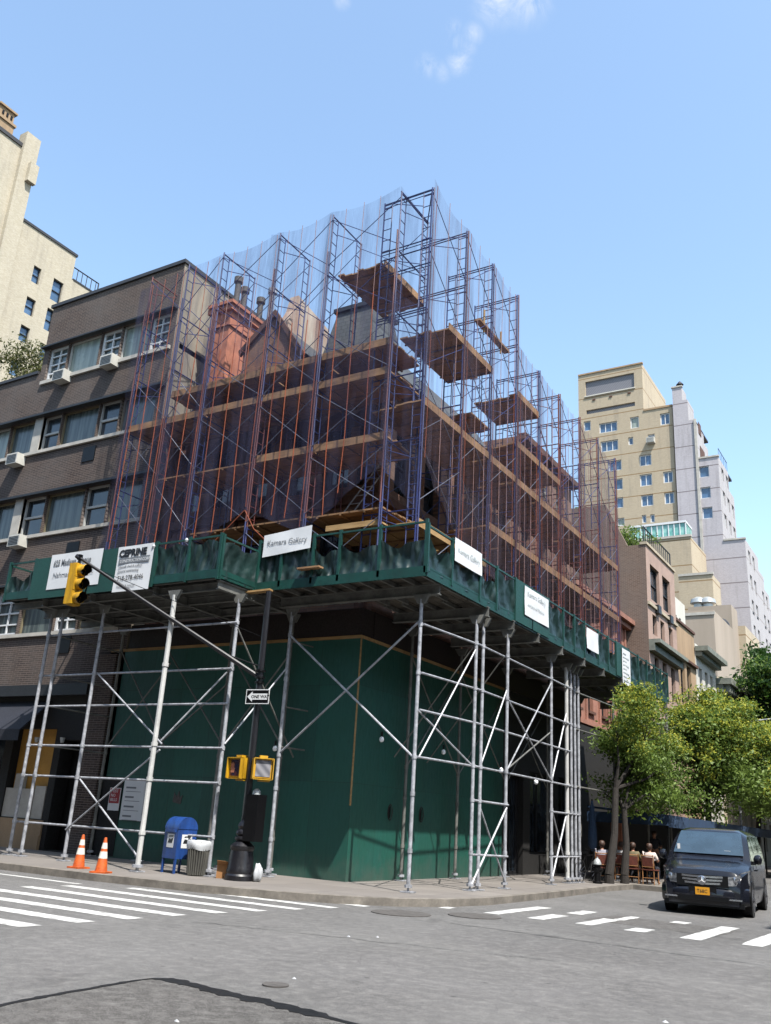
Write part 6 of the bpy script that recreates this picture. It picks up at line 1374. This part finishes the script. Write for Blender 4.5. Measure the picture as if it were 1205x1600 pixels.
def person(loc, rz, label, top_, legs, sit=True, hair='hair'):
    r = thing('person', label, 'person', loc, rz, world=False)
    sh_ = .46 if sit else .92; zb = sh_+.05 if sit else .95
    hip = (0, -.05, zb); ch = (0, -.05+.0, zb+.32); nk = (0, -.03, zb+.5); hd = (0, .0, zb+.63); tp = (0, .0, zb+.73)
    bodyc = [[hip+(.13,), (0, -.06, zb+.16, .12), ch+(.14,), (0, -.04, zb+.45, .1), nk+(.055,), (0, -.02, zb+.55, .055), hd+(.085,), tp+(.07,)]]
    arms = []
    for s in (-1, 1):
        if sit:
            kn = (s*.11, .4, sh_+.03); bodyc.append([hip+(.13,), (s*.1, .05, sh_+.04, .085), kn+(.06,), (s*.11, .38, .25, .05), (s*.11, .36, .07, .035), (s*.11, .5, .04, .03)])
            el = (s*.24, .05, zb+.2); wr = (s*.14, .28, zb+.24)
        else:
            bodyc.append([hip+(.13,), (s*.1, 0, .8, .09), (s*.1, .02, .5, .06), (s*.1, 0, .28, .05), (s*.1, -.01, .08, .035), (s*.1, .13, .04, .03)])
            el = (s*.25, .02, zb+.18); wr = (s*.2, .2, zb+.2)
        bodyc.append([ch+(.14,), (s*.17, -.04, zb+.43, .06), el+(.042,), wr+(.028,), (wr[0]-s*.01, wr[1]+.06, wr[2], .032)])
        for k in range(4): x = wr[0]-s*.01+(k-1.5)*.017; bodyc.append([(wr[0]-s*.01, wr[1]+.06, wr[2], .032), (x, wr[1]+.1, wr[2]-.004, .009), (x, wr[1]+.145+.008*(k in (1, 2)), wr[2]-.02, .008)])
        bodyc.append([(wr[0]-s*.01, wr[1]+.06, wr[2], .032), (wr[0]-s*.045, wr[1]+.075, wr[2]+.005, .009)])
    skinmesh(bodyc, 'body', 'skin', r)
    sc = [[(0, -.05, zb-.02, .15), (0, -.06, zb+.16, .137), (0, -.05, zb+.32, .157), (0, -.04, zb+.46, .1)]]
    for s in (-1, 1): sc.append([(0, -.05, zb+.32, .157), (s*.175, -.04, zb+.43, .075), ((s*.24), .03, zb+.23, .058)])
    skinmesh(sc, 'shirt', top_, r)
    lc = []
    for s in (-1, 1): lc.append([(0, -.05, zb-.03, .14), (s*.1, .05, sh_+.04, .1), (s*.11, .4, sh_+.03, .073), (s*.11, .38, .25, .062), (s*.11, .36, .1, .055)] if sit else [(0, -.05, zb-.03, .14), (s*.1, 0, .8, .1), (s*.1, .02, .5, .072), (s*.1, 0, .28, .062), (s*.1, -.01, .1, .055)])
    skinmesh(lc, 'trousers', legs, r)
    skinmesh([[(0, -.06, zb+.56, .1), (0, -.045, zb+.67, .125), (0, -.02, zb+.78, .09)]], 'hair', hair, r)
    mb = MB(); mb.lathe([(.012, 0), (.01, .02)], (-.03, .082, zb+.65), 6, 'y').lathe([(.012, 0), (.01, .02)], (.03, .082, zb+.65), 6, 'y'); mb.build('eyes', 'black', r); MB().tube((0, .085, zb+.64), (0, .105, zb+.61), .012, .016, 6).build('nose', 'skin', r)
    return r
zk = .15
cA = chair((3.37, 12.35, zk), R(8), 'cane bistro chair with rust-red woven back, left of the near pair'); chair((3.95, 12.3, zk), R(-6), 'cane bistro chair with pale shirted sitter, nearest the van', cA)
chair((2.75, 11.0, zk), R(15), 'cane chair beside the fire hydrant, farthest left at the cafe', cA); chair((2.75, 13.1, zk), R(5), 'cane chair seen between the two tree trunks', cA)
tA = ctable((3.6, 13.1, zk), 'round cafe table in front of the near pair of chairs'); ctable((2.6, 11.9, zk), 'round cafe table between the hydrant and the tree trunks', tA)
person((3.37, 12.35, zk), R(8), 'brown-haired person in an olive top seated with back to the street', 'cloth_olive', 'cloth_dark')
person((3.95, 12.3, zk), R(-6), 'person in a pale pink shirt seated on the cane chair nearest the van', 'cloth_pink', 'cloth_dark')
person((2.75, 11.0, zk), R(15), 'person in a pale grey shirt seated beside the fire hydrant', 'cloth_grey', 'cloth_dark')
person((2.75, 13.1, zk), R(5), 'person in a white shirt seated between the tree trunks', 'cloth_white', 'cloth_dark')
person((3.0, 16.4, zk), R(190), 'person in dark clothes standing under the blue awning facing the street', 'cloth_dark', 'cloth_dark', sit=False)
bk = thing('parked_bicycle', 'dark bicycle parked by the shed posts next to the hydrant', 'bicycle', (2.65, 9.9, .15), R(80), world=False)
for x in (-.5, .5):
    mb = MB(); n = 22; mb.path([(x+.33*math.cos(2*math.pi*k/n), 0, .34+.33*math.sin(2*math.pi*k/n)) for k in range(n+1)], .016, 5); w0 = mb.build('wheel', 'tyre', bk)
    mb = MB(); [mb.tube((x, 0, .34), (x+.33*math.cos(t), 0, .34+.33*math.sin(t)), .003, n=4) for t in np.linspace(0, 6.0, 14)]; mb.build('spokes', 'brace', w0)
mb = MB(); mb.path([(-.5, 0, .34), (-.15, 0, .8), (.38, 0, .82), (-.02, 0, .32), (-.5, 0, .34)], .016, 6).path([(-.15, 0, .8), (-.02, 0, .32)], .016, 6).path([(.5, 0, .34), (.36, 0, .95)], .016, 6); mb.build('frame', 'black', bk)
MB().box(-.3, -.06, -.06, .06, .86, .91).build('saddle', 'black', bk); MB().tube((.33, -.27, .98), (.33, .27, .98), .014).build('handlebar', 'black', bk)

# tidy helper flags
for o in list(bpy.data.objects):
    if o.get('_w') is not None: del o['_w']
